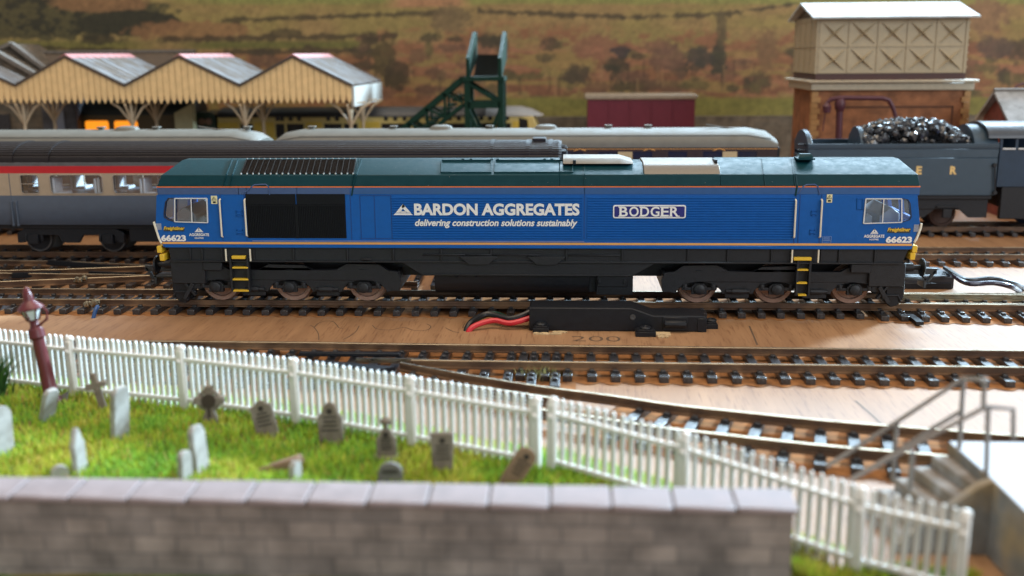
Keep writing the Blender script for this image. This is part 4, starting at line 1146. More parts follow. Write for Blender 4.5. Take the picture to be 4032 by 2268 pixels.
# ================================================================== BROWN SALOON COACHES WITH GREY ROOFS
PYc = 17.0; PS = PYc - 1.68
PBROWN = mat('saloon_brown', (0.035, 0.018, 0.014), 0.4, var=0.15)
PCREAM = mat('saloon_cream', (0.52, 0.40, 0.22), 0.45, var=0.06)
PROOF = mat('saloon_grey_roof', (0.155, 0.15, 0.13), 0.55, var=0.12, scale=1.5, spec=.25, specks=0.008)


def saloon(x0, x1, label, vents, right_end):
    c = thing('saloon_coach', label, 'coach', ((x0 + x1) / 2, PYc, 0), group='brown saloon coaches on the tender track')
    zb_ = 1.5; zt = T(1700, 371, PS)[1]; ztop = PY(1700, 321, PYc).z
    zc0, zc1 = T(1500, 396, PS)[1] - .35, T(1500, 382, PS)[1]
    hs = []; x = x0 + 1.0
    pan = []
    while x < x1 - 1.6:
        hs.append(rrect(x, x + .95, zc0, zc1, .05)); pan.append(x + 1.0); x += 1.75
    s = MB()
    for y0, y1 in ((PS, PS + .08), (2 * PYc - PS, 2 * PYc - PS - .08)):
        s.prism([(x0, zb_), (x1, zb_), (x1, zt), (x0, zt)], y0, y1, 'XZ', holes=hs)
    for x in (x0, x1 - .08): s.box(x, x + .08, PS + .08, 2 * PYc - PS - .08, zb_, zt)
    s.box(x0, x1, PS + .1, 2 * PYc - PS - .1, zb_, zb_ + .1); s.build('side', PBROWN, c)
    for i, p in enumerate(pan):
        if i % 3 == 0: MB().box(p - .02, p + .7, PS - .012, PS, zc0, zc1).build('cream_panel', PCREAM, c)
    ln = MB(); ln.box(x0, x1, PS - .014, PS, zc1 + .12, zc1 + .15)
    for p in pan[::2]:
        ln.tube([(p - .5, PS - .02, zt - .16), (p - .2, PS - .02, zt - .06), (p + .1, PS - .02, zt - .16)], .02, 4)
    ln.build('gold_lining', GOLD, c)
    for h in hs:
        MB().add([(a, PS + .04, b) for a, b in h], [tuple(range(len(h)))]).build('window', mat('saloon_window', (.025, .02, .024), .2, spec=.4), c)
    cu_ = MB()
    for h in hs[::2]:
        xs = [q[0] for q in h]; cu_.box(min(xs), min(xs) + .2, PS + .2, PS + .3, zc0, zc1); cu_.tube([(sum(xs) / len(xs), PS + .5, zc0 - .2), (sum(xs) / len(xs), PS + .5, zc0 + .25)], [.03, .14], 8)
    cu_.build('table_lamps', mat('lamp_cream', (.55, .5, .45), .5), c)
    r = MB(); n = 24; prf = [(PYc + math.cos(math.pi * (1 - k / n)) * 1.72, zt + max(0, math.sin(math.pi * k / n)) ** .8 * (ztop - zt)) for k in range(n + 1)]
    r.loft([[Vector((x, PYc + (y - PYc) * a, zt + (z - zt) * b)) for y, z in prf] for x, a, b in ((x0 - .05, .97, .45), (x0 + .35, 1, .8), (x0 + 1.3, 1, 1), (x1 - 1.3, 1, 1), (x1 - .35, 1, .8), (x1 + .05, .97, .45))])
    ro = r.build('roof', PROOF, c, angle=50)
    g = MB(); ang = 34
    for sg in (1,):
        y = PYc - math.cos(R(ang)) * 1.73; z = zt + math.sin(R(ang)) ** .8 * (ztop - zt) + .01
        g.tube([(x0 + .3, y - .12, z - .16), (x0 + 1.5, y, z + .02), (x1 - 1.5, y, z + .02), (x1 - .3, y - .12, z - .16)], .022, 5)
    g.build('rain_strip', mat('rain_strip_grey', (.12, .115, .10), .5), ro)
    for xv, big in vents:
        X = PY(xv, 324, PYc).x; v = MB()
        if big: v.loft([[Vector((X + sx * w_, PYc + sy * d_, z)) for sx, sy in ((-1, -.6), (-.6, -1), (.6, -1), (1, -.6), (1, .6), (.6, 1), (-.6, 1), (-1, .6))] for w_, d_, z in ((.62, .5, ztop - .06), (.5, .4, ztop + .12), (.3, .25, ztop + .18))])
        else: v.loft([[Vector((X + sx * w_, PYc + sy * w_, z)) for sx, sy in ((-1, -1), (1, -1), (1, 1), (-1, 1))] for w_, z in ((.12, ztop - .05), (.12, ztop + .06), (.2, ztop + .08), (.2, ztop + .15))])
        v.build('roof_vent', PROOF, ro, bevel=.02)
    pp = MB(); pp.tube([(x1 - 3.4, PYc - .3, ztop + .16), (x1 - 2.2, PYc - .35, ztop - .02), (x1 - .9, PYc - .4, ztop - .12), (x1 - .1, PYc - .4, ztop - .55)], .04, 5); pp.build('roof_pipe', mat('pipe_grey', (.12, .12, .11), .5), ro)
    for xg in (x1, x0 - .35): MB().box(xg, xg + .35, PYc - .6, PYc + .6, zb_ - .3, zt - .1).build('gangway', DARK, c, bevel=.03)
    coach_under(c, x0, x1, PYc, zb_, ((x0 + 2.2, x0 + 5.4), (x1 - 5.4, x1 - 2.2)))
    return c


pxa = PY(692, 345, PS + .6).x; pxb = PY(1955, 345, PS + .2).x
saloon(-36.5, PY(648, 345, PS + .5).x, 'brown coach with grey roof under the station canopies, at the left end of its row', ((255, 0), (320, 1), (394, 0), (648 - 25, 0)), False)
saloon(pxa, pxb, 'long brown coach with pale grey roof directly behind the blue locomotive', ((785, 0), (990, 0), (1110, 1), (1232, 0), (1373, 1), (1530, 0), (1630, 0)), True)

# ================================================================== TENDER, COAL AND STEAM ENGINE
TY0 = 15.35
TBL = mat('tender_slate_blue', (0.040, 0.070, 0.100), 0.40, var=0.06)
TEN = thing('locomotive_tender', 'slate blue engine tender with yellow letters behind the blue diesel', 'tender', (17, PYc, 0))
tx0, tx1 = T(2030, 430, TY0)[0], T(2508, 430, TY0)[0]
tzb, tzt = T(2400, 492, TY0)[1], T(2400, 372, TY0)[1]
b = MB(); b.box(tx0, tx1, TY0, 2 * PYc - TY0, tzb, tzt - .5)
b.box(tx0, tx1, TY0, TY0 + .12, tzt - .5, tzt - .05); b.box(tx0, tx1, 2 * PYc - TY0 - .12, 2 * PYc - TY0, tzt - .5, tzt - .05)
b.build('tank_body', TBL, TEN, bevel=.03)
zcap = T(2300, 362, TY0)[1]
# flared side tops
for s in (-1, 1):
    y = PYc + s * (PYc - TY0); f = MB(); f.loft([[Vector((x, y, tzt - .06)), Vector((x, y - s * .1, tzt - .02)), Vector((x, y - s * .14, zcap)), Vector((x, y + s * .02, zcap)), Vector((x, y + s * .03, tzt))] for x in (tx0, tx1)]); f.build('side_flare', TBL, TEN)
def arch(x, r, th, zbase, hgt, n=16):
    a = MB(); hw = PYc - TY0
    pr_ = [(PYc + math.cos(math.pi * (1 - k / n)) * hw * r, zbase + math.sin(math.pi * k / n) * hgt) for k in range(n + 1)]
    a.prism(pr_, x, x + th, 'YZ'); return a


z_rear = PY(2010, 327, PYc - .3).z
arch(tx0 - .0, 1.0, .25, tzt - .3, z_rear - tzt + .3).build('rear_plate', TBL, TEN, bevel=.02)
xm = PY(2150, 340, PYc).x; arch(xm, .8, .25, tzt - .3, PY(2150, 320, PYc).z - tzt + .35).build('coal_bulkhead', TBL, TEN, bevel=.02)
xf = PY(2425, 340, PYc).x; a = MB(); n = 16; hw = PYc - TY0; hh = PY(2440, 312, PYc).z - tzt + .3
prf = [(PYc + math.cos(math.pi * (1 - k / n)) * hw, tzt - .3 + math.sin(math.pi * k / n) * hh) for k in range(n + 1)]
a.loft([[Vector((x, y, z if s > .5 else tzt - .3 + (z - tzt + .3) * s)) for y, z in prf] for x, s in ((xf, 1), (tx1 - .5, 1), (tx1, .75))]); a.build('front_cowl', TBL, TEN)
MB().box(tx0 + .25, xm, TY0 + .15, 2 * PYc - TY0 - .15, tzt - .55, tzt - .3).build('tank_top', DARK, TEN)
for ch, x0, x1_ in (('E', 2304, 2320), ('R', 2389, 2408)):
    a, b_ = T(x0, 439, TY0 - .01), T(x1_, 418, TY0 - .01); lt = MB(); lt.text(ch, (a[0], TY0 - .01, a[1]), b_[0] - a[0], b_[1] - a[1], bold=.05)
    lt.build('tender_letter', mat('tender_gold', (.75, .52, .2), .5), TEN)
hr = MB(); q0, q1 = T(2501, 484, TY0), T(2501, 415, TY0); hr.tube([(q0[0], TY0 - .1, q0[1]), (q1[0], TY0 - .1, q1[1])], .04, 6)
for q in (q0, q1): hr.lathe([(0, 0), (.1, 0), (.1, .12), (0, .12)], (q[0], TY0 - .14, q[1]), 'Y', 10)
hr.build('handrail', DARK, TEN)
fr = MB(); fr.box(tx0 + .1, tx1 - .1, TY0 + .1, 2 * PYc - TY0 - .1, tzb - .2, tzb)
for s in (0, 1):
    y = TY0 + .25 + s * 2.6
    poly = [(tx0 + .2, tzb), (tx1 - .2, tzb), (tx1 - .2, .55), (tx1 - 1.0, .5), (tx1 - 1.3, 1.0)]
    cxs = [tx1 - 2.2, tx1 - 5.1, tx1 - 8.0]
    poly = [(tx0 + .2, tzb), (tx1 - .2, tzb), (tx1 - .2, .55)] + [p for c in cxs for p in ((c + 1.1, .55), (c + .6, .98), (c - .6, .98), (c - 1.1, .55))] + [(tx0 + .2, .6)]
    fr.prism(poly, y, y + .16)
    for c in cxs:
        fr.box(c - .22, c + .22, y - .14, y + .05, .55, 1.0); fr.box(c - .55, c + .55, y - .1, y, 1.05, 1.16)
fr.build('frame', DARK, TEN, bevel=.02)
for c in cxs:
    w = MB(); w.tube([(c, PYc - .8, .66), (c, PYc + .8, .66)], .1, 6)
    for s in (-1, 1): w.lathe([(0, s * .78), (.5, s * .78), (.52, s * .82), (.66, s * .8), (.68, s * .66), (.73, s * .62), (0, s * .62)], (c, PYc, .66), 'Y', 28)
    w.build('wheel', mat('dark_brown_wheel', (.06, .035, .028), .4, metal=.3), TEN)
# buffers at the rear
for y in (PYc - .88, PYc + .88):
    bf = MB(); bf.tube([(tx0, y, 1.3), (tx0 - .55, y, 1.3)], .1, 8); bf.lathe([(0, 0), (.3, 0), (.3, .1), (0, .1)], (tx0 - .6, y, 1.3), 'X', 14); bf.build('buffer', DARK, TEN)
for z in (z_rear - 1.0, z_rear - .72):
    MB().box(tx0 - .4, tx0 + .02, PYc - 1.2, PYc - .9, z, z + .07).build('lamp_iron', DARK, TEN)
# coal
COALM = mat('glossy_coal', (0.03, 0.032, 0.037), 0.24, var=0.3, scale=5, spec=0.8)
rngc = random.Random(3); cm = MB()
bmI = bmesh.new(); bmesh.ops.create_icosphere(bmI, subdivisions=1, radius=1); ico_v = [v.co.copy() for v in bmI.verts]; ico_f = [[v.index for v in f.verts] for f in bmI.faces]; bmI.free()
x0c, x1c = PY(2160, 340, PYc).x, PY(2420, 340, PYc).x
for k in range(430):
    u = rngc.random(); v = rngc.uniform(-1, 1); x = x0c + (x1c - x0c) * u
    hgt = (PY(2300, 301, PYc).z - tzt + .1) * (1 - abs(2 * u - .95) ** 3 * .55) * math.sqrt(max(.0, 1 - (v * .93) ** 2))
    r_ = rngc.uniform(.14, .27); c = Vector((x, PYc + v * 1.42, tzt - .1 + hgt + rngc.uniform(-.08, .08) - r_ * .4))
    rot = Matrix.Rotation(rngc.uniform(0, 6), 3, Vector((rngc.random(), rngc.random(), rngc.random() + .1)))
    cm.add([c + rot @ Vector((p.x * r_ * (1 + .4 * rngc.uniform(-1, 1)), p.y * r_ * (1 + .3 * rngc.uniform(-1, 1)), p.z * r_ * .8)) for p in ico_v], ico_f)
cm.loft([[Vector((x, PYc + y, z)) for y, z in ((-1.5, tzt - .3), (-1.2, tzt + .05), (0, tzt + h), (1.2, tzt + .05), (1.5, tzt - .3))] for x, h in ((x0c - .1, .3), (x0c + 1.5, .75), (x1c - 1, .7), (x1c + .1, .3))])
co = cm.build('coal', COALM, angle=20)
tag(co, 'heap of shiny black coal lumps loaded on the tender', 'coal', kind='stuff')

ENG = thing('steam_locomotive', 'dark blue steam engine cab coupled in front of the tender at the right edge', 'steam engine', (25, PYc, 0))
EBL = mat('engine_dark_blue', (0.012, 0.035, 0.07), 0.38, var=0.1)
ex0 = T(2512, 400, TY0 + .1)[0]; ezb, ezt = T(2540, 470, TY0)[1], T(2540, 350, TY0)[1]
h1 = rrect(T(2522, 0 + 384, TY0)[0], T(2554, 384, TY0)[0], T(0, 380, TY0)[1], T(0, 345, TY0)[1], .12)
h2 = rrect(T(2561, 384, TY0)[0], T(2580, 384, TY0)[0], T(0, 380, TY0)[1], T(0, 345, TY0)[1], .1)
# the cab side plate with two windows
for y0, y1 in ((TY0 + .05, TY0 + .15), (2 * PYc - TY0 - .15, 2 * PYc - TY0 - .05)):
    cs = MB(); cs.prism([(ex0, ezb), (ex0 + 4.4, ezb), (ex0 + 4.4, ezt + .2), (ex0 - .05, ezt + .2), (ex0 - .05, T(0, 338, TY0)[1]), (ex0 + .02, T(0, 385, TY0)[1])], y0, y1, 'XZ', holes=(h1, h2)); cs.build('cab_side', EBL, ENG)
rl = MB()
for h in (h1, h2): rl.box(min(q[0] for q in h), max(q[0] for q in h), TY0 - .02, TY0 + .06, min(q[1] for q in h) - .05, min(q[1] for q in h) + .03)
rl.build('window_ledge', SEATW, ENG)
rf = MB(); n = 18; er = PY(2500, 309, PYc - .6).z - ezt
prf = [(PYc + math.cos(math.pi * (1 - k / n)) * 1.75, ezt + .05 + math.sin(math.pi * k / n) * er) for k in range(n + 1)] 
prf += [(PYc + math.cos(math.pi * (k / n)) * 1.62, ezt + .05 + math.sin(math.pi * k / n) * (er - .12)) for k in range(n + 1)]
rf.loft([[Vector((x, y, z)) for y, z in prf] for x in (T(2488, 330, TY0)[0], ex0 + 4.6)]); rf.build('cab_roof', mat('engine_roof_grey', (.06, .07, .085), .35, var=.1), ENG)
arch(T(2494, 330, TY0)[0], .99, .12, ezt + .05, er - .02).build('cab_roof_end', DARK, ENG)
bo = MB(); bo.tube([(ex0 + 4.3, PYc, 3.1), (ex0 + 14, PYc, 3.0)], [1.15, 1.0], 24); bo.tube([(ex0 + 13.0, PYc, 3.8), (ex0 + 13.0, PYc, 4.8)], .3, 12); bo.build('boiler', EBL, ENG)
ef = MB(); ef.box(ex0 + .3, ex0 + 14.5, PYc - 1.2, PYc + 1.2, 1.1, ezb + .1); ef.box(ex0 + .3, ex0 + 1.6, TY0 + .1, TY0 + .4, .5, ezb); ef.box(ex0 + 1.8, ex0 + 14, TY0 + .1, TY0 + .3, 1.5, 1.7)
ef.bar((ex0 + .4, TY0 + .3, .9), (ex0 + 1.9, TY0 + .3, 1.6), .1, .12); ef.build('engine_frame', DARK, ENG, bevel=.03)
for k in range(4):
    w = MB()
    for s in (-1, 1): w.lathe([(0, s * .78), (.75, s * .78), (.8, s * .82), (.95, s * .8), (.98, s * .66), (1.02, s * .62), (0, s * .62)], (ex0 + 2.6 + k * 2.4, PYc, .95), 'Y', 30)
    w.build('driving_wheel', EBL, ENG)

# ================================================================== STATION AND BUILDINGS BEHIND
VAL = mat('valance_cream', (0.78, 0.54, 0.26), 0.6, var=0.12, scale=2)
VALD = mat('valance_gap', (0.25, 0.15, 0.06), 0.7, var=0.2)
SLATE = mat('canopy_sheet_grey', (0.16, 0.155, 0.155), 0.7, var=0.25, scale=1.2, c2=(.11, .085, .065), c2scale=.9, spec=.3)
PINK = mat('canopy_ridge_pink', (0.42, 0.16, 0.15), 0.55, var=0.15)
COLM = mat('canopy_column_cream', (0.50, 0.40, 0.27), 0.5, var=0.12)
DKTRIM = mat('dark_bargeboard', (0.07, 0.05, 0.035), 0.6)
FY, BKY = 28.0, 38.0
plat = MB(); plat.box(-58, -7.5, 26.5, 34.8, BZ, 1.0).build('station_platform', mat('platform_grey', (.22, .20, .17), .8, var=.2))
tag(bpy.data.objects['station_platform'], 'grey platform slab under the cream station canopies', 'platform')


def canopy(px, last, label, BKY=BKY):
    """one gable bay: px = left edge, peak, right edge in the photo"""
    l, p, r = PY(px[0], 216, FY), PY(px[1], 143, FY), PY(px[2], 216, FY)
    t = thing('station_canopy', label, 'canopy', ((l.x + r.x) / 2, FY, 1.0), group='cream gabled canopies over the platform')
    zb_ = PY(px[0], 262, FY).z; zv = PY(px[0], 236, FY).z
    n = 18; b = MB(); g = MB(); w = (r.x - l.x) / n
    for k in range(n):
        xa, xb = l.x + k * w + .02, l.x + (k + 1) * w - .02; xc = (xa + xb) / 2
        zt = lambda x: l.z + (p.z - l.z) * ((x - l.x) / (p.x - l.x) if x < p.x else (r.x - x) / (r.x - p.x))
        poly = [(xa, zv), (xa + .03, zb_ + .3), (xc, zb_), (xb - .03, zb_ + .3), (xb, zv), (xb, zt(xb))]
        if xa < p.x < xb: poly.append((p.x, p.z))
        poly.append((xa, zt(xa)))
        b.prism(poly, FY - .04, FY + .06)
    g.prism([(l.x, zv), (r.x, zv), (r.x, l.z), (p.x, p.z - .03), (l.x, l.z)], FY + .0, FY + .05)
    b.build('valance', VAL, t); g.build('valance_backing', VALD, t)
    e = .14
    for s, q in ((-1, l), (1, r)):
        rf = MB(); d = Vector((q.x - p.x, 0, q.z - p.z)); nn = Vector((-d.z, 0, d.x)).normalized(); nn = nn if nn.z > 0 else -nn
        a = p + nn * .02; c = q + nn * .02
        rf.add([v + Vector((0, y, 0)) + nn * h for h in (0, .1) for v, y in ((a, -.06), (c, -.06), (c, BKY - FY), (a, BKY - FY))], [(0, 1, 2, 3), (7, 6, 5, 4), (0, 4, 5, 1), (1, 5, 6, 2), (2, 6, 7, 3), (3, 7, 4, 0)])
        ro = rf.build('roof_slope', SLATE, t)
        gb = MB()
        for k in range(1, 9):
            y = k * (BKY - FY) / 9; gb.bar(a + nn * .1 + Vector((0, y, 0)), c + nn * .1 + Vector((0, y, 0)), .07, .06)
        gb.build('glazing_bars', mat('glazing_bar_brown', (.14, .11, .09), .6, var=.2), ro)
        bb = MB(); bb.bar(a + Vector((0, -.1, 0)), c + Vector((0, -.1, 0)), .09, .16, upv=nn); bb.build('bargeboard', DKTRIM, t)
    rg = MB(); rg.add([p + Vector((x, y, z)) for y in (-.08, BKY - FY) for x, z in ((-.5, -.12), (0, .19), (.5, -.12), (0, .02))], [(0, 1, 5, 4), (1, 2, 6, 5), (0, 1, 2, 3), (4, 5, 6, 7)])
    rg.build('ridge_cap', PINK, t)
    xs_ = [r.x] if not last else [r.x - .3]
    for X in xs_:
        for y in (FY + .6, FY + 4.6):
            c = MB(); c.tube([(X, y, 1.0), (X, y, 1.5), (X, y, 1.55), (X, y, l.z - 1.2), (X, y, l.z - .2)], [.2, .2, .12, .1, .16], 10)
            for s in (-1, 1):
                c.tube([(X, y, l.z - 2.6), (X + s * .35, y, l.z - 2.0), (X + s * .75, y, l.z - 1.45), (X + s * 1.3, y, l.z - 1.1)], .075, 6)
                c.tube([(X, y, l.z - 2.6), (X, y + s * .35, l.z - 2.0), (X, y + s * .9, l.z - 1.2)], .075, 6)
                c.tube([(X + s * 1.0, y, l.z - 1.1), (X + s * .2, y, l.z - 1.1)], .05, 5)
            c.build('column', COLM, t)
    if last:
        f = MB(); a = PY(884, 224, FY); f.box(r.x - .05, r.x + .12, FY - .05, BKY, a.z - 1.1, a.z + .15)
        f.build('end_fascia', mat('fascia_white', (.42, .41, .37), .6, var=.1), t)


canopy((-243, -115, 40), False, 'leftmost cream canopy bay, cut by the left edge of the photo', 30.5)
canopy((40, 164, 315), False, 'cream gabled canopy bay above the lit orange windows')
canopy((315, 451, 604), False, 'middle cream gabled canopy bay, left of the end bay with the white fascia')
canopy((604, 737, 886), True, 'end canopy bay with white fascia, nearest the green footbridge')

STONE = brick_mat('brown_stone', (.13, .10, .07), (.10, .085, .065), (.05, .045, .04), 1.0, .42)
STONEB = brick_mat('dark_blue_stone', (.07, .07, .085), (.05, .05, .06), (.03, .03, .035), .9, .4)
COPE = mat('stone_coping', (.16, .14, .12), .7, var=.25)
t = thing('stone_building', 'brown stone building with sloping gable copings at the far left', 'building', (-44, 41, BZ))
g0 = PY(-40, 130, 39); gp = PY(30, 110, 39); g1 = PY(170, 214, 39)
MB().prism([(-58, BZ), (g1.x, BZ), (g1.x, g1.z), (gp.x, gp.z), (-58, gp.z - 7)], 39, 43).build('wall', STONE, t)
c = MB(); c.bar(Vector((gp.x, 38.9, gp.z)), Vector((g1.x, 38.9, g1.z)), .5, .28); c.bar(Vector((gp.x, 38.9, gp.z)), Vector((-58, 38.9, gp.z - 7)), .5, .28)
a, b = PY(-20, 125, 37), PY(110, 200, 37); c.bar(a, b, .5, .28)
c.build('coping', COPE, t)
MB().prism([(-58, BZ), (b.x, BZ), (b.x, b.z - .1), (a.x, a.z - .1), (-58, a.z - 3)], 37.1, 38.9).build('wing_wall', STONE, t)
w = MB(); q = PY(8, 305, 37); w.box(q.x - .5, q.x + .5, 37.0, 37.15, q.z - .6, q.z + .5); w.build('window', mat('window_dark', (.02, .02, .025), .3), t)
t = thing('station_house', 'dark blue stone station house under the canopy at the left', 'building', (-39, 35.4, 1))
a, b = PY(95, 325, 34), PY(175, 262, 34); MB().box(a.x, b.x, 34.82, 36.9, BZ, b.z + .6).build('wall', STONEB, t)
a2 = PY(120, 283, 34); MB().box(a.x + .8, a.x + 1.6, 34.72, 34.85, 1.0, a2.z + .2).build('doorway', mat('pale_blue_door', (.16, .18, .24), .5), t)
t = thing('goods_shed', 'long brown shed with straight ridge behind the canopies', 'building', (-28, 42, BZ))
a, b = PY(100, 131, 41.5), PY(478, 131, 41.5)
MB().box(a.x, b.x, 40.5, 43.5, BZ, PY(300, 170, 40.5).z).build('wall', STONE, t)
MB().prism([(40.2, PY(300, 172, 40.2).z), (42, a.z), (43.8, PY(300, 172, 40.2).z), (42, a.z - .3)], a.x - .2, b.x + .2, 'YZ').build('roof', mat('shed_roof_brown', (.085, .06, .04), .6, var=.3), t)
MB().bar((a.x - .2, 42, a.z), (b.x + .2, 42, a.z), .5, .2).build('ridge', COPE, t)
# rolling stock standing in the platform
t = thing('lit_coach', 'dark green roofed coach with glowing orange windows under the canopies', 'coach', (-31, 37.4, 0))
a, b = PY(178, 320, 35.7), PY(480, 262, 35.7)
MB().box(a.x, b.x, 35.7, 39.1, .9, PY(300, 290, 35.7).z).build('side', mat('coach_olive_brown', (.10, .07, .025), .5, var=.1), t)
rf = MB(); zt = PY(300, 290, 35.7).z; prf = [(37.4 + math.cos(math.pi * (1 - k / 16)) * 1.75, zt + math.sin(math.pi * k / 16) * 1.25) for k in range(17)]
rf.prism(prf, a.x - .1, b.x, 'YZ').build('roof', mat('lit_coach_roof', (.02, .03, .03), .5), t)
for x0, x1_ in ((177, 193), (216, 272), (289, 345)):
    p, q = PY(x0, 326, 35.68), PY(x1_, 304, 35.68)
    MB().prism(rrect(p.x, q.x, q.z - 1.1, q.z, .15), 35.66, 35.72).build('lit_window', mat('orange_glow', (.8, .3, .02), .5, emit=(1, .30, .015), estr=1.1, var=.35, scale=1.5), t)
t = thing('signal_cabin', 'pale cream lineside cabin standing beside the dark green engine', 'cabin', (-24, 34.5, 1))
p, q = PY(441, 325, 34), PY(482, 266, 34); MB().prism([(p.x, 1.0), (q.x, 1.0), (q.x, q.z + .15), (p.x + .3, q.z - .35), (p.x, q.z - .5)], 34, 34.7).build('wall', mat('cabin_cream', (.50, .47, .28), .6, var=.1), t)
t = thing('green_engine', 'dark green engine front with two round lamps beyond the platform', 'engine', (-21, 37.4, 0))
p, q = PY(486, 325, 35.8), PY(541, 282, 35.8)
MB().prism([(p.x, .8), (q.x, .8), (q.x, q.z - .2), (q.x - .4, q.z), (p.x + .4, q.z), (p.x, q.z - .2)], 35.8, 39).build('body', mat('engine_green', (.008, .03, .018), .4), t, bevel=.05)
for x in (508, 525):
    v = PY(x, 306, 35.8); MB().lathe([(0, 0), (.24, 0), (.24, .1), (0, .1)], (v.x, 35.72, v.z), 'Y', 14).build('lamp', mat('brass_lamp', (.25, .14, .10), .4, metal=.4), t)
# cream and yellow railcar
RC = thing('railcar', 'yellow and cream railcar with grey roof passing beneath the green footbridge', 'railcar', (-10, 37.4, 0))
DY = 35.7; p0, p1 = PY(548, 320, DY).x, PY(1330, 320, DY).x; zt = PY(900, 294, DY).z
YC1, YC2 = mat('railcar_cream', (.56, .44, .16), .5, var=.08), mat('railcar_yellow', (.60, .42, .06), .5, var=.08)
sd = MB(); sd.prism([(p0, .9), (p1, .9), (p1 + 1.2, 1.2), (p1 + 1.1, 2.6), (p1 + .3, zt), (p0, zt)], DY, 39.1); sd.build('body', YC1, RC, bevel=.06, seg=2)
for x0, x1_ in ((548, 600), (640, 690), (770, 810), (905, 955), (1290, 1330)):
    a, b = PY(x0, 320, DY).x, PY(x1_, 320, DY).x; MB().box(a, b, DY - .02, DY + .02, 1.2, zt - .35).build('yellow_panel', YC2, RC)
rf = MB(); zz = PY(1000, 268, 37.4).z - zt; prf = [(37.4 + math.cos(math.pi * (1 - k / 16)) * 1.76, math.sin(math.pi * k / 16)) for k in range(17)]
rf.loft([[Vector((x, y, zt + s * zz)) for y, s in prf] for x in (p0, PY(1225, 270, 37.4).x)]); rf.build('roof', mat('railcar_dark_roof', (.05, .05, .052), .5, var=.2), RC)
rf = MB(); rf.loft([[Vector((x, 37.4 + (y - 37.4) * f, zt + s * zz * g)) for y, s in prf] for x, f, g in ((PY(1226, 270, 37.4).x, 1.005, 1.02), (p1 - .6, 1, 1.02), (p1 + .2, .95, .7), (p1 + .8, .8, .2), (p1 + 1.0, .6, .02))]); rf.build('cab_dome', mat('railcar_grey_dome', (.30, .30, .30), .45), RC)
win = mat('railcar_window', (.02, .018, .016), .2)
for x0, x1_ in ((606, 636), (694, 716), (722, 764), (816, 860), (866, 900), (960, 1030), (1040, 1110), (1120, 1190), (1200, 1245), (1250, 1285)):
    a, b = PY(x0, 320, DY).x, PY(x1_, 320, DY).x; z = PY(900, 311, DY).z
    w = MB().box(a, b, DY - .03, DY + .01, z - 1.0, z).build('window', win, RC)
    v = MB(); n = max(2, int((b - a) / .55))
    for k in range(n): xx = a + (k + .5) * (b - a) / n; v.box(xx - .14, xx + .14, DY - .03, DY + .01, z + .2, z + .5)
    v.build('top_pane', win, w)
a = PY(1338, 312, DY); MB().prism([(a.x - .9, a.z - .7), (a.x - .2, a.z - .8), (a.x - .3, a.z + .3), (a.x - .9, a.z + .45)], DY - .03, DY + .02).build('cab_window', win, RC)
MB().box(p0 + .3, p1, DY + .3, 38.8, .35, .9).build('underframe', DARK, RC)

# footbridge --------------------------------------------------------------
FG = mat('footbridge_green', (0.004, 0.026, 0.016), 0.55, spec=.2, var=0.2)
FB = thing('footbridge', 'dark green footbridge tower with stairs on its left', 'footbridge', (-4.2, 33.6, 0))
f0 = 32.0; f1 = 34.4
pl_, pr_x = PY(1176, 250, f0).x, PY(1260, 250, f0).x
zl = PY(1210, 197, f0).z
for X in (pl_, pr_x):
    for y in (f0, f1):
        MB().box(X - .2, X + .2, y - .2, y + .2, BZ, zl).build('leg', FG, FB)
br = MB()
zm = PY(1210, 264, f0).z
for y in (f0 - .05, f1):
    br.bar((pl_, y, zl - .3), (pr_x, y, zm + .1), .16, .22); br.bar((pl_, y, zm - .2), (pr_x, y, .5), .16, .22); br.bar((pr_x, y, zm - .2), (pl_, y, .5), .16, .22)
    br.bar((pl_, y, zm), (pr_x, y, zm), .3, .42)
br.build('bracing', FG, FB)
MB().box(pl_ - .3, pr_x + .25, f0 - .3, f1 + .2, zl - .18, zl + .1).build('landing', FG, FB)
up_z = PY(1210, 137, f1 + 3).z
n = 10; stp = MB()
for k in range(n):
    y = f1 + .2 + k * .36; z = zl + (up_z - zl) * (k + 1) / n; stp.box(pl_ + .2, pr_x - .2, y, y + .4, z - .12, z); stp.box(pl_ + .2, pr_x - .2, y + .02, y + .08, z - .4, z - .1)
stp.build('upper_stair', mat('stair_tread_dark', (.012, .016, .014), .6, var=.3), FB)
zz_ = PY(1188, 80, f1 + 3.2).z
for X in (pl_ + .05, pr_x - .05):
    pa = MB(); pa.prism([(f0, zl), (f1 + 3.8, up_z - .3), (f1 + 3.8, zz_), (f1 + 3.0, zz_), (f0 + 1.0, zl + 1.6), (f0, zl + 1.3)], X - .12, X + .12, 'YZ'); pa.build('parapet', FG, FB)
sl = PY(985, 335, f0); n = 12
st_ = MB()
for y in (f0, f1):
    a = Vector((pl_ - .3, y, zl)); c = Vector((sl.x, y, sl.z - .3)); st_.bar(a, c, .2, .35); st_.bar(a + Vector((0, 0, -1.7)), c + Vector((1.6, 0, -.4)), .15, .25)
    for f in (.25, .5, .75):
        m = a.lerp(c, f); st_.bar(m, Vector((m.x, y, BZ if f == .5 else max(BZ, m.z - 1.6))), .16, .2, upv=(0, 1, 0)); st_.bar(m, m + Vector((1.2, 0, -.6)), .12, .18)
st_.build('stair_truss', FG, FB)
st_ = MB()
for k in range(n):
    f = (k + .5) / n; m = Vector((pl_ - .3, 0, zl - 1.0)).lerp(Vector((sl.x + .8, 0, sl.z - .9)), f); st_.box(m.x - .25, m.x + .25, f0 + .1, f1 - .1, m.z - .08, m.z + .05)
st_.build('lower_stair', FG, FB)

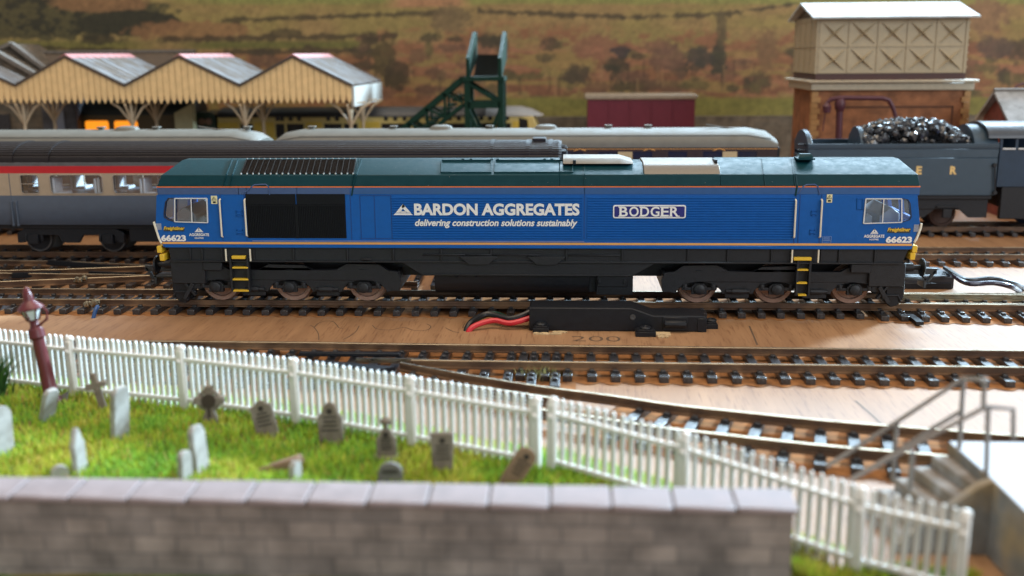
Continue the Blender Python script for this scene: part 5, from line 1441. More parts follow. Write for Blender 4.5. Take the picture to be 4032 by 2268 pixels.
# crimson van body, boundary wall -----------------------------------------
t = thing('goods_van', 'crimson panelled goods van with pale roof edge', 'van', (12, 38.5, 0))
a, b = PY(1478, 320, 37), PY(1749, 250, 37)
cr = MB(); cr.box(a.x, b.x, 37, 40.2, .7, b.z)
for k in range(1, 5):
    x = a.x + (b.x - a.x) * k / 5; cr.box(x - .05, x + .05, 36.95, 37.02, .8, b.z - .05)
cr.build('body', mat('crimson_paint', (0.13, 0.012, 0.028), 0.5, var=0.12), t)
MB().box(a.x - .2, b.x + .15, 36.9, 40.4, b.z, b.z + .36).build('roof', mat('van_roof_beige', (.30, .25, .19), .6, var=.2), t, bevel=.08)
MB().box(a.x + .5, b.x - .5, 37.3, 39.9, BZ, .7).build('underframe', DARK, t)
WALLM = brick_mat('grey_boundary_stone', (.17, .145, .11), (.14, .125, .10), (.09, .08, .07), .8, .3)
w = MB().box(-14, 60, 43, 43.6, BZ, PY(1900, 292, 43).z).build('boundary_wall', WALLM); tag(w, 'low grey stone wall along the foot of the backdrop', 'wall')

# water tower ---------------------------------------------------------------
WY = 26.0
TOWB = brick_mat('orange_brick', (.30, .115, .045), (.26, .10, .04), (.20, .10, .05), .30, .11)
QUO = mat('quoin_yellow', (.42, .22, .08), .7, var=.2)
STN = mat('tower_cream_stone', (.46, .38, .26), .6, var=.12)
TANK = mat('tank_cream', (.44, .35, .22), .55, var=.08)
WT = thing('water_tower', 'brick water tower with cream crossed panel tank and pale roof', 'water tower', (20, WY + 3.2, BZ))
bx0, bx1 = PY(2040, 300, WY).x, PY(2437, 300, WY).x; DEP = 6.4
zc0, zc1_ = PY(2040, 228, WY).z, PY(2040, 203, WY).z
MB().box(bx0 + .25, bx1 - .25, WY + .1, WY + DEP, BZ, zc0).build('brick_base', TOWB, WT)
for X, s in ((bx0, 1), (bx1, -1)):
    q = MB()
    for k in range(22):
        w_ = .5 if k % 2 else .36; z = BZ + k * .33
        if z + .33 < zc0: q.box(min(X, X + s * w_), max(X, X + s * w_), WY, WY + (.36 if k % 2 else .5), z + .01, z + .32)
    q.build('quoin_strip', QUO, WT)
pn = MB(); a, b = PY(2120, 270, WY), PY(2400, 270, WY)
pn.box(a.x, b.x, WY + .07, WY + .12, a.z - .04, a.z + .06); pn.box(b.x - .1, b.x, WY + .07, WY + .12, 0, a.z); pn.build('recess_shade_line', mat('brick_shadow_line', (.10, .04, .02), .8), WT)  # dark strips painted as the shade line of a recess
c = MB(); c.box(bx0 - .12, bx1 + .12, WY - .12, WY + DEP + .1, zc0, zc1_ - .14); c.box(bx0 - .32, bx1 + .32, WY - .32, WY + DEP + .3, zc1_ - .14, zc1_ + .02)
c.build('cornice', STN, WT, bevel=.04)
tz0, tz1 = PY(2050, 186, WY).z, PY(2060, 42, WY).z
tx0_, tx1_ = PY(2056, 100, WY).x, PY(2437, 100, WY).x
MB().box(tx0_ + .02, tx1_ - .02, WY + .02, WY + DEP - .1, zc1_, tz0).build('base_band', mat('tank_brown_band', (.07, .03, .025), .6), WT)
tk = MB(); tk.box(tx0_, tx1_, WY + .05, WY + DEP - .1, tz0, tz1)
to = tk.build('tank', TANK, WT)
pnl = MB(); nx_, nz_ = 5, 2; pw = (tx1_ - tx0_ - .3) / nx_; ph = (tz1 - tz0 - .25) / nz_
for i in range(nx_):
    for j in range(nz_):
        x0 = tx0_ + .15 + i * pw; z0 = tz0 + .05 + j * ph; cx_, cz = x0 + pw / 2, z0 + ph / 2; y = WY
        m = .06; cor = [(x0 + m, z0 + m), (x0 + pw - m, z0 + m), (x0 + pw - m, z0 + ph - m), (x0 + m, z0 + ph - m)]
        mid = [((cor[k][0] + cor[(k + 1) % 4][0]) / 2, (cor[k][1] + cor[(k + 1) % 4][1]) / 2) for k in range(4)]
        # pressed panel: a four-armed star raised from the plate
        star = []
        for k in range(4):
            star.append((cor[k][0] + (cx_ - cor[k][0]) * .12, cor[k][1] + (cz - cor[k][1]) * .12)); star.append((cx_ + (mid[k][0] - cx_) * .20, cz + (mid[k][1] - cz) * .20))
        vs = [(p[0], y + .05, p[1]) for p in star] + [(cx_ + (p[0] - cx_) * (.92 if k % 2 == 0 else .35), y - .02 if k % 2 else y + .0, cz + (p[1] - cz) * (.92 if k % 2 == 0 else .35)) for k, p in enumerate(star)] + [(cx_, y - .14, cz)]
        fs_ = [(k, (k + 1) % 8, 8 + (k + 1) % 8, 8 + k) for k in range(8)] + [(8 + k, 8 + (k + 1) % 8, 16) for k in range(8)]
        pnl.add(vs, fs_)
        pnl.box(x0 - .025, x0 + .025, y + .0, y + .06, z0, z0 + ph)
        pnl.box(x0, x0 + pw, y + .0, y + .06, z0 - .02, z0 + .02)
pnl.box(tx1_ - .17, tx1_ - .12, WY, WY + .06, tz0, tz1); pnl.box(tx0_ + .1, tx1_ - .1, WY, WY + .06, tz1 - .22, tz1 - .18)
pnl.build('pressed_panels', TANK, to, angle=15)
sp_ = MB()
for j in (0, 1, 2):
    z = tz0 + .05 + j * ph; sp_.box(tx0_ - .04, tx0_ + .02, WY + .1, WY + DEP - .2, z - .03, z + .03)
for j in range(5):
    y = WY + .1 + j * (DEP - .3) / 4; sp_.box(tx0_ - .04, tx0_ + .02, y - .03, y + .03, tz0, tz1)
for j in range(8):
    z = tz0 + .3 + j * .42; sp_.box(tx1_ - .02, tx1_ + .06, WY + .05, WY + .14, z, z + .1)
sp_.build('tank_seam', TANK, to)
rz = PY(2200, 6, WY + DEP / 2).z
rf = MB(); ye0, ye1, yr = WY - .45, WY + DEP + .35, WY + DEP / 2
rx0, rx1 = PY(2048, 40, ye0).x - .05, PY(2468, 40, ye0).x; ze = PY(2250, 41, ye0).z
rf.add([(x, y, z) for x in (rx0, rx1) for y, z in ((ye0, ze), (yr, rz), (ye1, ze), (ye0, ze - .1), (yr, rz - .14), (ye1, ze - .1))], [(0, 1, 7, 6), (1, 2, 8, 7), (3, 4, 10, 9), (4, 5, 11, 10), (0, 1, 4, 3), (1, 2, 5, 4), (6, 7, 10, 9), (7, 8, 11, 10), (0, 3, 9, 6), (2, 5, 11, 8)])
rf.build('roof', mat('tower_roof_pale', (.50, .52, .51), .6, var=.08, c2=(.38, .39, .38), c2scale=.6), WT)
gb = MB(); gb.prism([(WY + .05, tz1), (WY + DEP - .1, tz1), (yr, rz - .2)], tx0_ + .05, tx0_ + .2, 'YZ').build('gable', mat('gable_dark', (.10, .075, .05), .6), WT); gb = MB(); gb.prism([(WY + .05, tz1), (WY + DEP - .1, tz1), (yr, rz - .2)], tx1_ - .2, tx1_ - .05, 'YZ')
gb.build('gable', mat('gable_dark', (.10, .075, .05), .6), WT)
gu = MB(); gu.box(tx0_ - .1, tx1_ + .1, WY - .1, WY + .1, tz1 - .12, tz1 + .02); gu.build('eaves_board', mat('eaves_grey', (.20, .18, .15), .6), WT)
# water crane with its bent pipe
WC = thing('water_crane', 'dark red water crane with bent delivery pipe before the brick tower', 'water crane', (PY(2130, 340, 24.5).x, 24.5, BZ))
MAR = mat('maroon_pipe', (0.085, 0.022, 0.03), 0.45, var=0.15)
a = lambda x, y: PY(x, y, 24.5)
pp = MB(); pp.tube([Vector((a(2115, 330).x, 24.5, BZ)), a(2113, 262)], .2, 10); pp.lathe([(.2, -.3), (.3, -.1), (.32, .2), (.22, .45), (.1, .5)], a(2113, 268), 'Z', 12)
pp.build('pillar', MAR, WC)
pp = MB(); pp.tube([a(2078, 262), a(2090, 250), a(2110, 246), a(2220, 247), a(2236, 252), a(2246, 270), a(2255, 300), Vector((a(2256, 305).x, 24.5, a(2256, 330).z))], [.1, .13, .14, .14, .14, .13, .11, .11], 8)
pp.build('swing_pipe', MAR, WC)
pp = MB(); pp.lathe([(0, -.3), (.22, -.25), (.26, .1), (.12, .3)], a(2080, 272), 'Z', 12); pp.tube([a(2076, 280), a(2070, 330)], .035, 5); pp.build('counterweight', MAR, WC)

# brick hut on the right
HT = thing('brick_hut', 'small red brick hut with grey slate roof at the right edge', 'hut', (31, 24, BZ))
REDB = brick_mat('red_brick', (.24, .055, .04), (.20, .05, .035), (.22, .12, .09), .3, .12)
hy0, hy1 = 21.6, 26.0; hx = PY(2552, 310, hy0).x; hz = PY(2556, 304, hy0).z; hr_ = PY(2534, 236, 23.8).z
MB().box(hx, hx + 9, hy0 + .3, hy1, BZ, hz).build('wall', REDB, HT)
MB().prism([(hy0 + .3, hz), (hy1, hz), ((hy0 + hy1) / 2 + .15, hr_ - .12)], hx, hx + .4, 'YZ').build('gable', REDB, HT)
ym = (hy0 + hy1) / 2 + .15
for y, nm in ((hy0 - .1, 0), (hy1 + .3, 1)):
    rf = MB(); d = Vector((0, y - ym, hz - .25 - hr_)); nn = Vector((0, -d.z, d.y)).normalized(); nn = nn if nn.z > 0 else -nn
    c0, c1 = Vector((hx - .35, ym, hr_)), Vector((hx - .35, y, hz - .25)); e_ = Vector((10, 0, 0))
    rf.add([c0, c1, c1 + e_, c0 + e_, c0 + nn * .16, c1 + nn * .16, c1 + e_ + nn * .16, c0 + e_ + nn * .16], [(0, 1, 2, 3), (7, 6, 5, 4), (0, 4, 5, 1), (1, 5, 6, 2), (2, 6, 7, 3), (3, 7, 4, 0)])
    rf.build('roof_slope', mat('hut_slate', (.33, .34, .35), .45, var=.2, c2=(.2, .2, .19), c2scale=.8), HT)
MB().tube([(hx - .35, ym, hr_ + .18), (hx + 9, ym, hr_ + .18)], .14, 6).build('ridge_tiles', COPE, HT)
MB().box(hx + .5, hx + 1.4, hy0 + .28, hy0 + .36, .3, 3.4).build('yellow_door', QUO, HT)
LP = thing('swan_neck_lamp', 'thin red swan neck lamp post rising behind the brick hut', 'lamp post', (PY(2545, 290, 30).x, 30, BZ))
pts = [Vector((PY(2546, 300, 30).x, 30, BZ))] + [PY(x, y, 30) for x, y in ((2546, 260), (2548, 232), (2556, 218), (2570, 211), (2590, 209))]
MB().tube(pts, .07, 6).build('post', MAR, LP)
e_ = PY(2600, 212, 30); MB().lathe([(.05, .2), (.3, 0), (.28, -.1), (0, -.1)], e_, 'Z', 12).build('lamp_shade', MAR, LP)

# ================================================================== POINT MOTORS AND WIRES
PM = thing('point_motor', 'black point motor box with red and black wires in front of the loco', 'point motor', (3.5, -3.2, BZ))
def gp_(x, y): return G(x, y, BZ)
f = gp_(1560, 834).y                         # front face on the board
X0, X1, X2, X3 = PY(1331, 800, f).x, PY(1590, 800, f).x, PY(1640, 800, f).x, PY(1777, 800, f).x
zt1 = PY(1450, 775, f).z; zt2 = PY(1700, 795, f).z
m = MB(); m.prism([(X0, BZ), (X3, BZ), (X3, zt2 - .05), (X3 - .08, zt2), (X2 + .05, zt2), (X1, zt1), (X0, zt1)], f, f + 1.15)
m.build('housing', BLACK, PM, bevel=.035, seg=2)
m = MB(); a = PY(1667, 830, f - .02); b = PY(1730, 797, f - .02); m.box(a.x, b.x, f - .05, f + .1, BZ + .05, b.z - .02); m.tube([(a.x + .05, f - .05, BZ + .28), (b.x - .05, f - .05, BZ + .28)], .14, 8); m.box(X3 - .3, X3 + .02, f - .03, f + .9, BZ, zt2 - .08)
m.build('end_cover', BLACK, PM, bevel=.02)
for x0, x1_, yy in ((1340, 1380, 838), (1599, 1650, 848), (1775, 1806, 828)):
    lg = MB(); c0, c1 = gp_(x0, yy), gp_(x1_, yy); y0 = min(f, c0.y); lg.box(c0.x, c1.x, c0.y, c0.y + .5 if x0 < 1700 else c0.y + .45, BZ, BZ + .16)
    lg.box(c0.x + .05, c1.x - .05, c0.y + .03, c0.y + .4, BZ + .16, BZ + .24)
    cx_, cy_ = (c0.x + c1.x) / 2, c0.y + .22; lg.lathe([(.0, 0), (.19, 0), (.2, .04), (.15, .08), (.06, .09), (.05, .05), (0, .05)], (cx_, cy_, BZ + .24), 'Z', 14)
    lg.build('fixing_lug', BLACK, PM, bevel=.012)
sc = MB(); q = PY(1592, 798, f - .01); sc.lathe([(0, 0), (.1, 0), (.1, -.03), (.03, -.035), (0, -.02)], (q.x, f, q.z), 'Y', 10); sc.build('screw', mat('screw_steel', (.1, .1, .1), .4, metal=.6), PM)
chp = mat('wood_splinter', (.55, .40, .22), .8, var=.2)
ch = MB()
for x, y, w_, h_ in ((1342, 842, .95, .12), (1650, 845, .5, .34), (1390, 838, .5, .1), (1655, 850, .35, .14)):
    c = gp_(x, y); n = 9; rnd = random.Random(x); pts = [(c.x + w_ * (k / n), c.y + rnd.uniform(-.04, .04) - .02) for k in range(n + 1)] + [(c.x + w_ * (1 - k / n), c.y + h_ + rnd.uniform(-.05, .06)) for k in range(n + 1)]
    ch.prism(pts, BZ + .003, BZ + .05, 'XY')
tag(ch.build('wood_splinters', chp), 'torn pale plywood splinters round the point motor lugs', 'wood chips', kind='stuff')
WR = mat('red_wire', (0.55, 0.018, 0.03), 0.35, var=.05); WK = mat('black_wire', (.012, .012, .012), .35); WG = mat('green_wire', (.012, .05, .035), .35)
def wire(pts, r, m, label):
    o = MB().tube(smooth(pts, 6), r, 8).build('wire', m); tag(o, label, 'wire', 'wires of the point motors'); return o


h_ = gp_(1172, 836)
wire([h_ + Vector((-.0, 0, -.25)), gp_(1188, 832) + Vector((0, 0, .12)), gp_(1240, 826) + Vector((0, 0, .28)), Vector((PY(1285, 815, f + .2).x, f + .15, PY(1285, 812, f + .2).z)), Vector((X0 + .1, f + .35, zt1 - .42))], .095, WR, 'red wire running into the point motor')
wire([h_ + Vector((-.06, .1, -.25)), gp_(1180, 830) + Vector((0, .12, .18)), gp_(1225, 815) + Vector((0, .0, .36)), Vector((PY(1285, 800, f + .4).x, f + .42, PY(1285, 802, f + .4).z)), Vector((X0 + .1, f + .55, zt1 - .25))], .1, WK, 'black wire lying along the red one by the point motor')
wire([h_ + Vector((-.02, .2, -.25)), gp_(1190, 826) + Vector((0, .3, .16)), gp_(1240, 812) + Vector((0, .15, .3)), Vector((PY(1290, 802, f + .5).x, f + .6, PY(1290, 805, f + .5).z)), Vector((X0 + .1, f + .72, zt1 - .35))], .09, WG, 'dark green wire tucked behind the red one at the point motor')

PM2 = thing('point_motor', 'black boxed point motor beyond the right buffers of the blue loco', 'point motor', (15.3, 3.0, BZ))
f2 = G(2350, 727, BZ).y; a = PY(2200, 727, f2); b = PY(2402, 695, f2); back = G(2360, 671, b.z).y
MB().box(a.x, b.x, f2, back, BZ, b.z).build('housing', mat('slate_black_plastic', (.02, .022, .03), .4, var=.2), PM2, bevel=.05, seg=2)
MB().box(a.x + .2, b.x - .1, f2 - .06, f2 + .05, BZ, BZ + .25).build('lower_flange', BLACK, PM2, bevel=.02)
for x, y in ((2355, 678), (2376, 690)):
    c = G(x, y, b.z); MB().lathe([(0, 0), (.1, 0), (.1, .02), (.04, .02), (0, .0)], (c.x, c.y, b.z), 'Z', 10).build('cap_screw', BLACK, PM2)
wire([Vector((b.x - .05, f2 + .6, .2)), G(2430, 712, .25), G(2500, 712, .2), G(2545, 722, .0), G(2572, 737, BZ - .2)], .1, mat('violet_black_wire', (.02, .012, .03), .3), 'dark wire curving down into the board right of the boxed motor')
wire([Vector((b.x - .05, f2 + 1.0, .2)), G(2430, 704, .3), G(2490, 701, .3), G(2545, 712, .1), G(2590, 732, BZ - .2)], .1, WK, 'upper black wire looping from the boxed motor to the right edge')
# blue feeder wire and solder blob on the near rail at left
a = G(238, 775, -.1); wire([Vector((a.x, a.y + .25, -.1)), Vector((a.x, a.y + .05, -.2)), Vector((a.x - .06, a.y - .12, BZ - .1))], .075, mat('blue_wire', (.02, .07, .2), .4), 'short blue feeder wire soldered to the near rail at left')
SOL = mat('solder', (.26, .22, .15), .3, metal=.9, var=.4, scale=8, bump=.5, bscale=8)
def blob(p, s, label):
    b = MB(); rn = random.Random(int(p.x * 100))
    for k in range(9):
        r_ = rn.uniform(.08, .17) * s; c = p + Vector((rn.uniform(-.28, .28), rn.uniform(-.08, .08), rn.uniform(-.08, .08))) * s
        b.add([c + v * r_ for v in ico_v], ico_f)
    tag(b.build('solder_blob', SOL), label, 'solder', 'solder blobs on the rails')


blob(G(236, 762, -.06) + Vector((0, -.05, 0)), 1, 'lump of solder on the near rail above the blue wire')
blob(G(195, 703, -.05), 1, 'lump of bright solder on the crossing rail at the left')

# ================================================================== GRAVEYARD, FENCE, WALL, STEPS
FP = [(-230, 29.2, 800, 0), (-90, 28.5, 817, 0), (175, 27.3, 845, 0), (455, 26.0, 868, 0), (740, 24.7, 900, 0), (1035, 23.3, 945, 0), (1352, 22.0, 997, 0)]
FP2 = [(1390, 21.9, 998, 0), (1725, 20.5, 1085, 0), (2170, 18.75, 1225, 0), (2432, 17.85, 1282, 0)]


def DP(x, y, d):                                # point at camera depth d
    return CAM + ray(x, y) * d


def fpost(q):
    p = DP(q[0], q[2], q[1]); return Vector((p.x, p.y, p.z - 1.74))


FL, FR = [fpost(q) for q in FP], [fpost(q) for q in FP2]
FWH = mat('fence_white_plastic', (0.76, 0.75, 0.71), 0.32, var=0.05, spec=0.5)
PICK = MB(); pr_ = [(-.053, 0), (.053, 0), (.053, 1.58), (.042, 1.62), (.018, 1.65), (-.018, 1.65), (-.042, 1.62), (-.053, 1.58)]
PICK.prism(pr_, -.026, .026)
pick_proto = None


def fence(pts, label, group):
    global pick_proto
    t = thing('picket_fence', label, 'fence', pts[0], group=group); O = Vector(pts[0])
    for i, p in enumerate(pts):
        a = math.atan2(pts[min(i + 1, len(pts) - 1)].y - pts[max(0, i - 1)].y, pts[min(i + 1, len(pts) - 1)].x - pts[max(0, i - 1)].x)
        b = MB(); b.box(-.095, .095, -.13, .05, -.3, 1.62); b.lathe([(.10, 1.60), (.115, 1.64), (.10, 1.70), (.05, 1.74), (0, 1.75)], (0, 0, 0), 'Z', 12)
        b.lathe([(0, -.13), (.075, -.13), (.07, -.17), (.03, -.19), (0, -.195)], (0, 0, 1.34), 'Y', 10)
        o = b.build('post', FWH, t, world=False, bevel=.02); o.location = p - O; o.rotation_euler = (0, R(random.uniform(-.6, .6)), a)
    for i in range(len(pts) - 1):
        a, b = pts[i], pts[i + 1]; d = b - a; L_ = math.hypot(d.x, d.y); an = math.atan2(d.y, d.x)
        for z in (.30, 1.36):
            MB().bar(a + Vector((0, 0, z)), b + Vector((0, 0, z)), .10, .10).build('fence_rail', FWH, t, bevel=.012)
        n = max(2, round(L_ / .192))
        for k in range(1, n):
            f = k / n; p = a + d * f
            if pick_proto is None:
                pick_proto = PICK.build('picket', FWH, None); o = pick_proto
            else:
                o = pick_proto.copy(); col.objects.link(o)
            o.parent = t; nrm = Vector((math.sin(an), -math.cos(an), 0)) * -.07
            o.location = p - O + nrm + Vector((0, 0, .06 + random.uniform(-.012, .012))); o.rotation_euler = (R(random.uniform(-.3, .3)), R(random.uniform(-.35, .35)), an)
    return t


fence(FL, 'long white picket fence behind the gravestones, left of the double post', 'white picket fences')
fence(FR, 'white picket fence falling to the right from the double post past the wall end', 'white picket fences')

# grass bank ------------------------------------------------------------------
GRASSB = mat('turf_soil', (0.075, 0.115, 0.015), 0.9, var=0.4, scale=1.5, c2=(.13, .10, .02), c2scale=.7)
def lerp_list(P, x):
    for i in range(len(P) - 1):
        if P[i].x <= x <= P[i + 1].x:
            f = (x - P[i].x) / (P[i + 1].x - P[i].x); return P[i].lerp(P[i + 1], f)
    return P[0] if x < P[0].x else P[-1]


FALL = FL + FR
WD0, WD1 = G(-60, 1246, 1.3), G(2012, 1280, 1.3)      # front top edge of the stone wall
def wall_y(x): return WD0.y + (WD1.y - WD0.y) * (x - WD0.x) / (WD1.x - WD0.x)


def gz(x, y):
    f = lerp_list(FALL, x); d = (y - f.y)
    z = f.z + (.05 + .12 * mnoise.noise(Vector((x * .35, y * .35, 0))) + .05 * mnoise.noise(Vector((x, y, 3))))
    if d > 0: z -= max(0, d - .5) * .24
    if x < 4: z = z * (1 if d > -.5 else 1) + .10 * max(0, min(1, (-d - .5) / 3)) * (1 if x < 2 else .3)
    wd = wall_y(x) + .3 - y
    if wd > 0: z = z * max(0, 1 - wd * 3) + (-.38 + .06 * mnoise.noise(Vector((x, y, 9)))) * min(1, wd * 3)
    return max(z, BZ - .05)


xs = np.linspace(-19, 9.6, 120); gv = []; gf = []; ny = 46
for i, x in enumerate(xs):
    fy = lerp_list(FALL, x).y; y0, y1 = wall_y(x) - 1.9, fy + (2.3 if x < 5 else 1.3)
    for j in range(ny):
        y = y0 + (y1 - y0) * j / (ny - 1); gv.append((x, y, gz(x, y)))
for i in range(len(xs) - 1):
    for j in range(ny - 1):
        a = i * ny + j; gf.append((a, a + ny, a + ny + 1, a + 1))
gb_ = MB(); gb_.add(gv, gf); tag(gb_.build('grass_bank', GRASSB, angle=60), kind='structure', label='turf bank of the little graveyard inside the white fence', cat='ground')
# tufts
gm = bpy.data.materials.new('static_grass'); gm.use_nodes = True; nt = gm.node_tree; N = nt.nodes; L = nt.links
at = N.new('ShaderNodeAttribute'); at.attribute_name = 'tint'; L.new(at.outputs[0], N['Principled BSDF'].inputs['Base Color']); N['Principled BSDF'].inputs['Roughness'].default_value = 0.6
N['Principled BSDF'].inputs['Specular IOR Level'].default_value = 0.25
ns = N.new('ShaderNodeBsdfTranslucent'); L.new(at.outputs[0], ns.inputs[0]); mxs = N.new('ShaderNodeMixShader'); mxs.inputs[0].default_value = .45
L.new(N['Principled BSDF'].outputs[0], mxs.inputs[1]); L.new(ns.outputs[0], mxs.inputs[2]); L.new(mxs.outputs[0], N['Material Output'].inputs[0])


def blades(spots, name, hmin, hmax, wid, label, cat, cols, patch=.45):
    rn = random.Random(11); vs = []; fs = []; tint = []
    for x, y, z in spots:
        h = rn.uniform(hmin, hmax); a = rn.uniform(0, 6.283); lean = rn.uniform(0, .75) * h; la = rn.uniform(0, 6.283)
        dx, dy = math.cos(a) * wid / 2, math.sin(a) * wid / 2; lx, ly = math.cos(la) * lean, math.sin(la) * lean
        o = len(vs)
        vs += [(x - dx, y - dy, z - .03), (x + dx, y + dy, z - .03), (x + lx * .4 + dx * .7, y + ly * .4 + dy * .7, z + h * .6), (x + lx * .4 - dx * .7, y + ly * .4 - dy * .7, z + h * .6), (x + lx, y + ly, z + h)]
        fs += [(o, o + 1, o + 2, o + 3), (o + 3, o + 2, o + 4)]
        pn = mnoise.noise(Vector((x * patch, y * patch, 7))) * .9 + mnoise.noise(Vector((x * 1.7, y * 1.7, 2))) * .5 + rn.uniform(-.45, .45)
        c = cols[0] if pn < -.15 else cols[1] if pn < .3 else cols[2]
        if rn.random() < .03: c = cols[3]
        k = rn.uniform(.7, 1.25); tint += [(c[0] * k, c[1] * k, c[2] * k, 1)] * 5
    b = MB(); b.v = vs; b.f = [list(f) for f in fs]; b.mi = [0] * len(fs)
    me = bpy.data.meshes.new(name); me.from_pydata(vs, [], fs); me.materials.append(gm)
    ca = me.color_attributes.new('tint', 'FLOAT_COLOR', 'POINT'); ca.data.foreach_set('color', np.array(tint, np.float32).ravel())
    o = bpy.data.objects.new(name, me); col.objects.link(o); tag(o, label, cat, kind='stuff'); return o


GC = [(.27, .48, .06), (.44, .55, .05), (.60, .54, .09), (.58, .32, .12)]
rn = random.Random(4); spots = []
while len(spots) < 58000:
    x = rn.uniform(-17, 3.6); f = lerp_list(FALL, x); y = rn.uniform(wall_y(x) + .9, f.y + 1.9)
    spots.append((x, y, gz(x, y)))
for k in range(9000):
    x = rn.uniform(3.0, 9.0); f = lerp_list(FALL, x); y = rn.uniform(f.y - 1.2, f.y + (1.7 if x < 5 else .8))
    if mnoise.noise(Vector((x * .9, y * .9, 5))) > -.02: spots.append((x, y, gz(x, y)))
blades(spots, 'grass', .10, .26, .04, 'bright green static grass covering the little graveyard', 'grass', GC)
sp2 = []
for k in range(6000):
    x = rn.uniform(-10, 8.6); y = rn.uniform(wall_y(x) - 1.85, wall_y(x) - .12)
    if x > 4.9: y = rn.uniform(wall_y(x) - 1.6, lerp_list(FALL, x).y - .05)
    if rn.random() < (.25 if x < -1 else .8): sp2.append((x, y, gz(x, y)))
blades(sp2, 'verge_grass', .1, .3, .05, 'mossy yellow green tufts along the foot of the stone wall', 'grass', [(.06, .10, .015), (.12, .15, .015), (.22, .19, .02), (.2, .09, .03)])
sp3 = []
for k in range(260):
    c = G(rn.gauss(1365, 30), rn.gauss(950, 6), BZ); sp3.append((c.x, c.y, BZ))
blades(sp3, 'dry_grass', .1, .42, .03, 'dry yellow grass tuft between the front siding and the branch', 'grass', [(.30, .30, .12), (.36, .33, .13), (.4, .33, .14), (.3, .25, .1)])
sp4 = []
for k in range(900):
    p = DP(rn.gauss(-42, 20), 985, 27.2); sp4.append((p.x, p.y + rn.uniform(-.3, .3), gz(p.x, p.y)))
blades(sp4, 'weed_clump', .3, 1.35, .06, 'dark green weed clump at the left edge before the fence', 'plant', [(.03, .08, .02), (.04, .10, .025), (.05, .12, .02), (.05, .08, .02)])

# front wall ---------------------------------------------------------------------
WST = brick_mat('rough_grey_stone', (.29, .24, .205), (.20, .17, .15), (.165, .142, .128), .80, .335, msize=.07)
WCO = mat('coping_lilac_grey', (.255, .205, .205), .65, var=.14, scale=2.5)
WL = thing('stone_wall', 'low grey stone wall with pale coping in the foreground', 'wall', ((WD0.x + WD1.x) / 2, (WD0.y + WD1.y) / 2, BZ))
dirw = Vector((WD1.x - WD0.x, WD1.y - WD0.y, 0)).normalized(); nw = Vector((-dirw.y, dirw.x, 0))
A = Vector((WD0.x - 1.5, wall_y(WD0.x - 1.5), 0)); B = Vector((WD1.x, WD1.y, 0)); Lw = (B - A).length
w = MB()
def wq(s, t, z): return A + dirw * s + nw * t + Vector((0, 0, z))
w.add([wq(s, t, z) for s in (0, Lw - .08) for t in (.05, .72) for z in (BZ - .1, 1.202)], [(0, 1, 3, 2), (4, 6, 7, 5), (0, 4, 5, 1), (2, 3, 7, 6), (0, 2, 6, 4), (1, 5, 7, 3)])
w.build('wall_body', WST, WL)
n = int(Lw / 1.02); rn2 = random.Random(9)
for k in range(n):
    s0, s1 = Lw - (k + 1) * Lw / n + .02, Lw - k * Lw / n - .02
    c = MB(); j = rn2.uniform(-.02, .02); c.loft([[wq(s, t, z + (0 if s == s0 else j * .5)) for t, z in ((-.05 + j * .5, 1.20), (-.06 + j * .5, 1.28), (-.03 + j * .5, 1.31), (.74, 1.34), (.80, 1.30), (.79, 1.2))] for s in (s0, s1)])
    c.build('coping_stone', WCO, WL, bevel=.02)
w = MB(); w.add([wq(s, t, z) for s in (.1, Lw - .1) for t in (.04, .7) for z in (1.19, 1.29)], [(0, 1, 3, 2), (4, 6, 7, 5), (0, 4, 5, 1), (2, 3, 7, 6), (0, 2, 6, 4), (1, 5, 7, 3)]); w.build('coping_joint', mat('mortar_dark_grey', (.16, .145, .155), .8), WL)

# gravestones ---------------------------------------------------------------------
GST = mat('gravestone_brown_shaded', (.17, .135, .10), .75, var=.2, scale=3, c2=(.23, .195, .16), c2scale=1.5)  # darker copy for faces turned away from the window
GSP = mat('gravestone_lit', (.36, .345, .32), .7, var=.2, scale=3, c2=(.25, .23, .2), c2scale=2)  # paler copy for slabs turned to the window, light put into colour
INK = mat('worn_inscription', (.03, .022, .016), .8)
def outline(kind, w, h):
    a = w / 2
    if kind == 'round': return [(-a, 0), (a, 0), (a, h - a * .9)] + [(a * math.cos(R(t)), h - a * .9 + a * .9 * math.sin(R(t))) for t in range(15, 180, 15)] + [(-a, h - a * .9)]
    if kind == 'shoulder': return [(-a, 0), (a, 0), (a, h * .86), (a * .5, h * .9)] + [(a * .5 * math.cos(R(t)), h * .9 + h * .1 * math.sin(R(t))) for t in range(20, 180, 20)] + [(-a * .5, h * .9), (-a, h * .86)]
    if kind == 'ogee': return [(-a, 0), (a, 0), (a, h * .66), (a * .72, h * .74), (a * .45, h * .92), (a * .2, h), (-a * .2, h), (-a * .45, h * .92), (-a * .72, h * .74), (-a, h * .66)]
    if kind == 'square': return [(-a * .82, 0), (a * .82, 0), (a, h * .95), (a * .9, h), (-a * .9, h), (-a, h * .95)]
    if kind == 'slant': return [(-a, 0), (a, 0), (a, h * .8), (a * .6, h * .97), (-a * .6, h), (-a, h * .9)]
    return [(-a, 0), (a, 0), (a, h), (-a, h)]


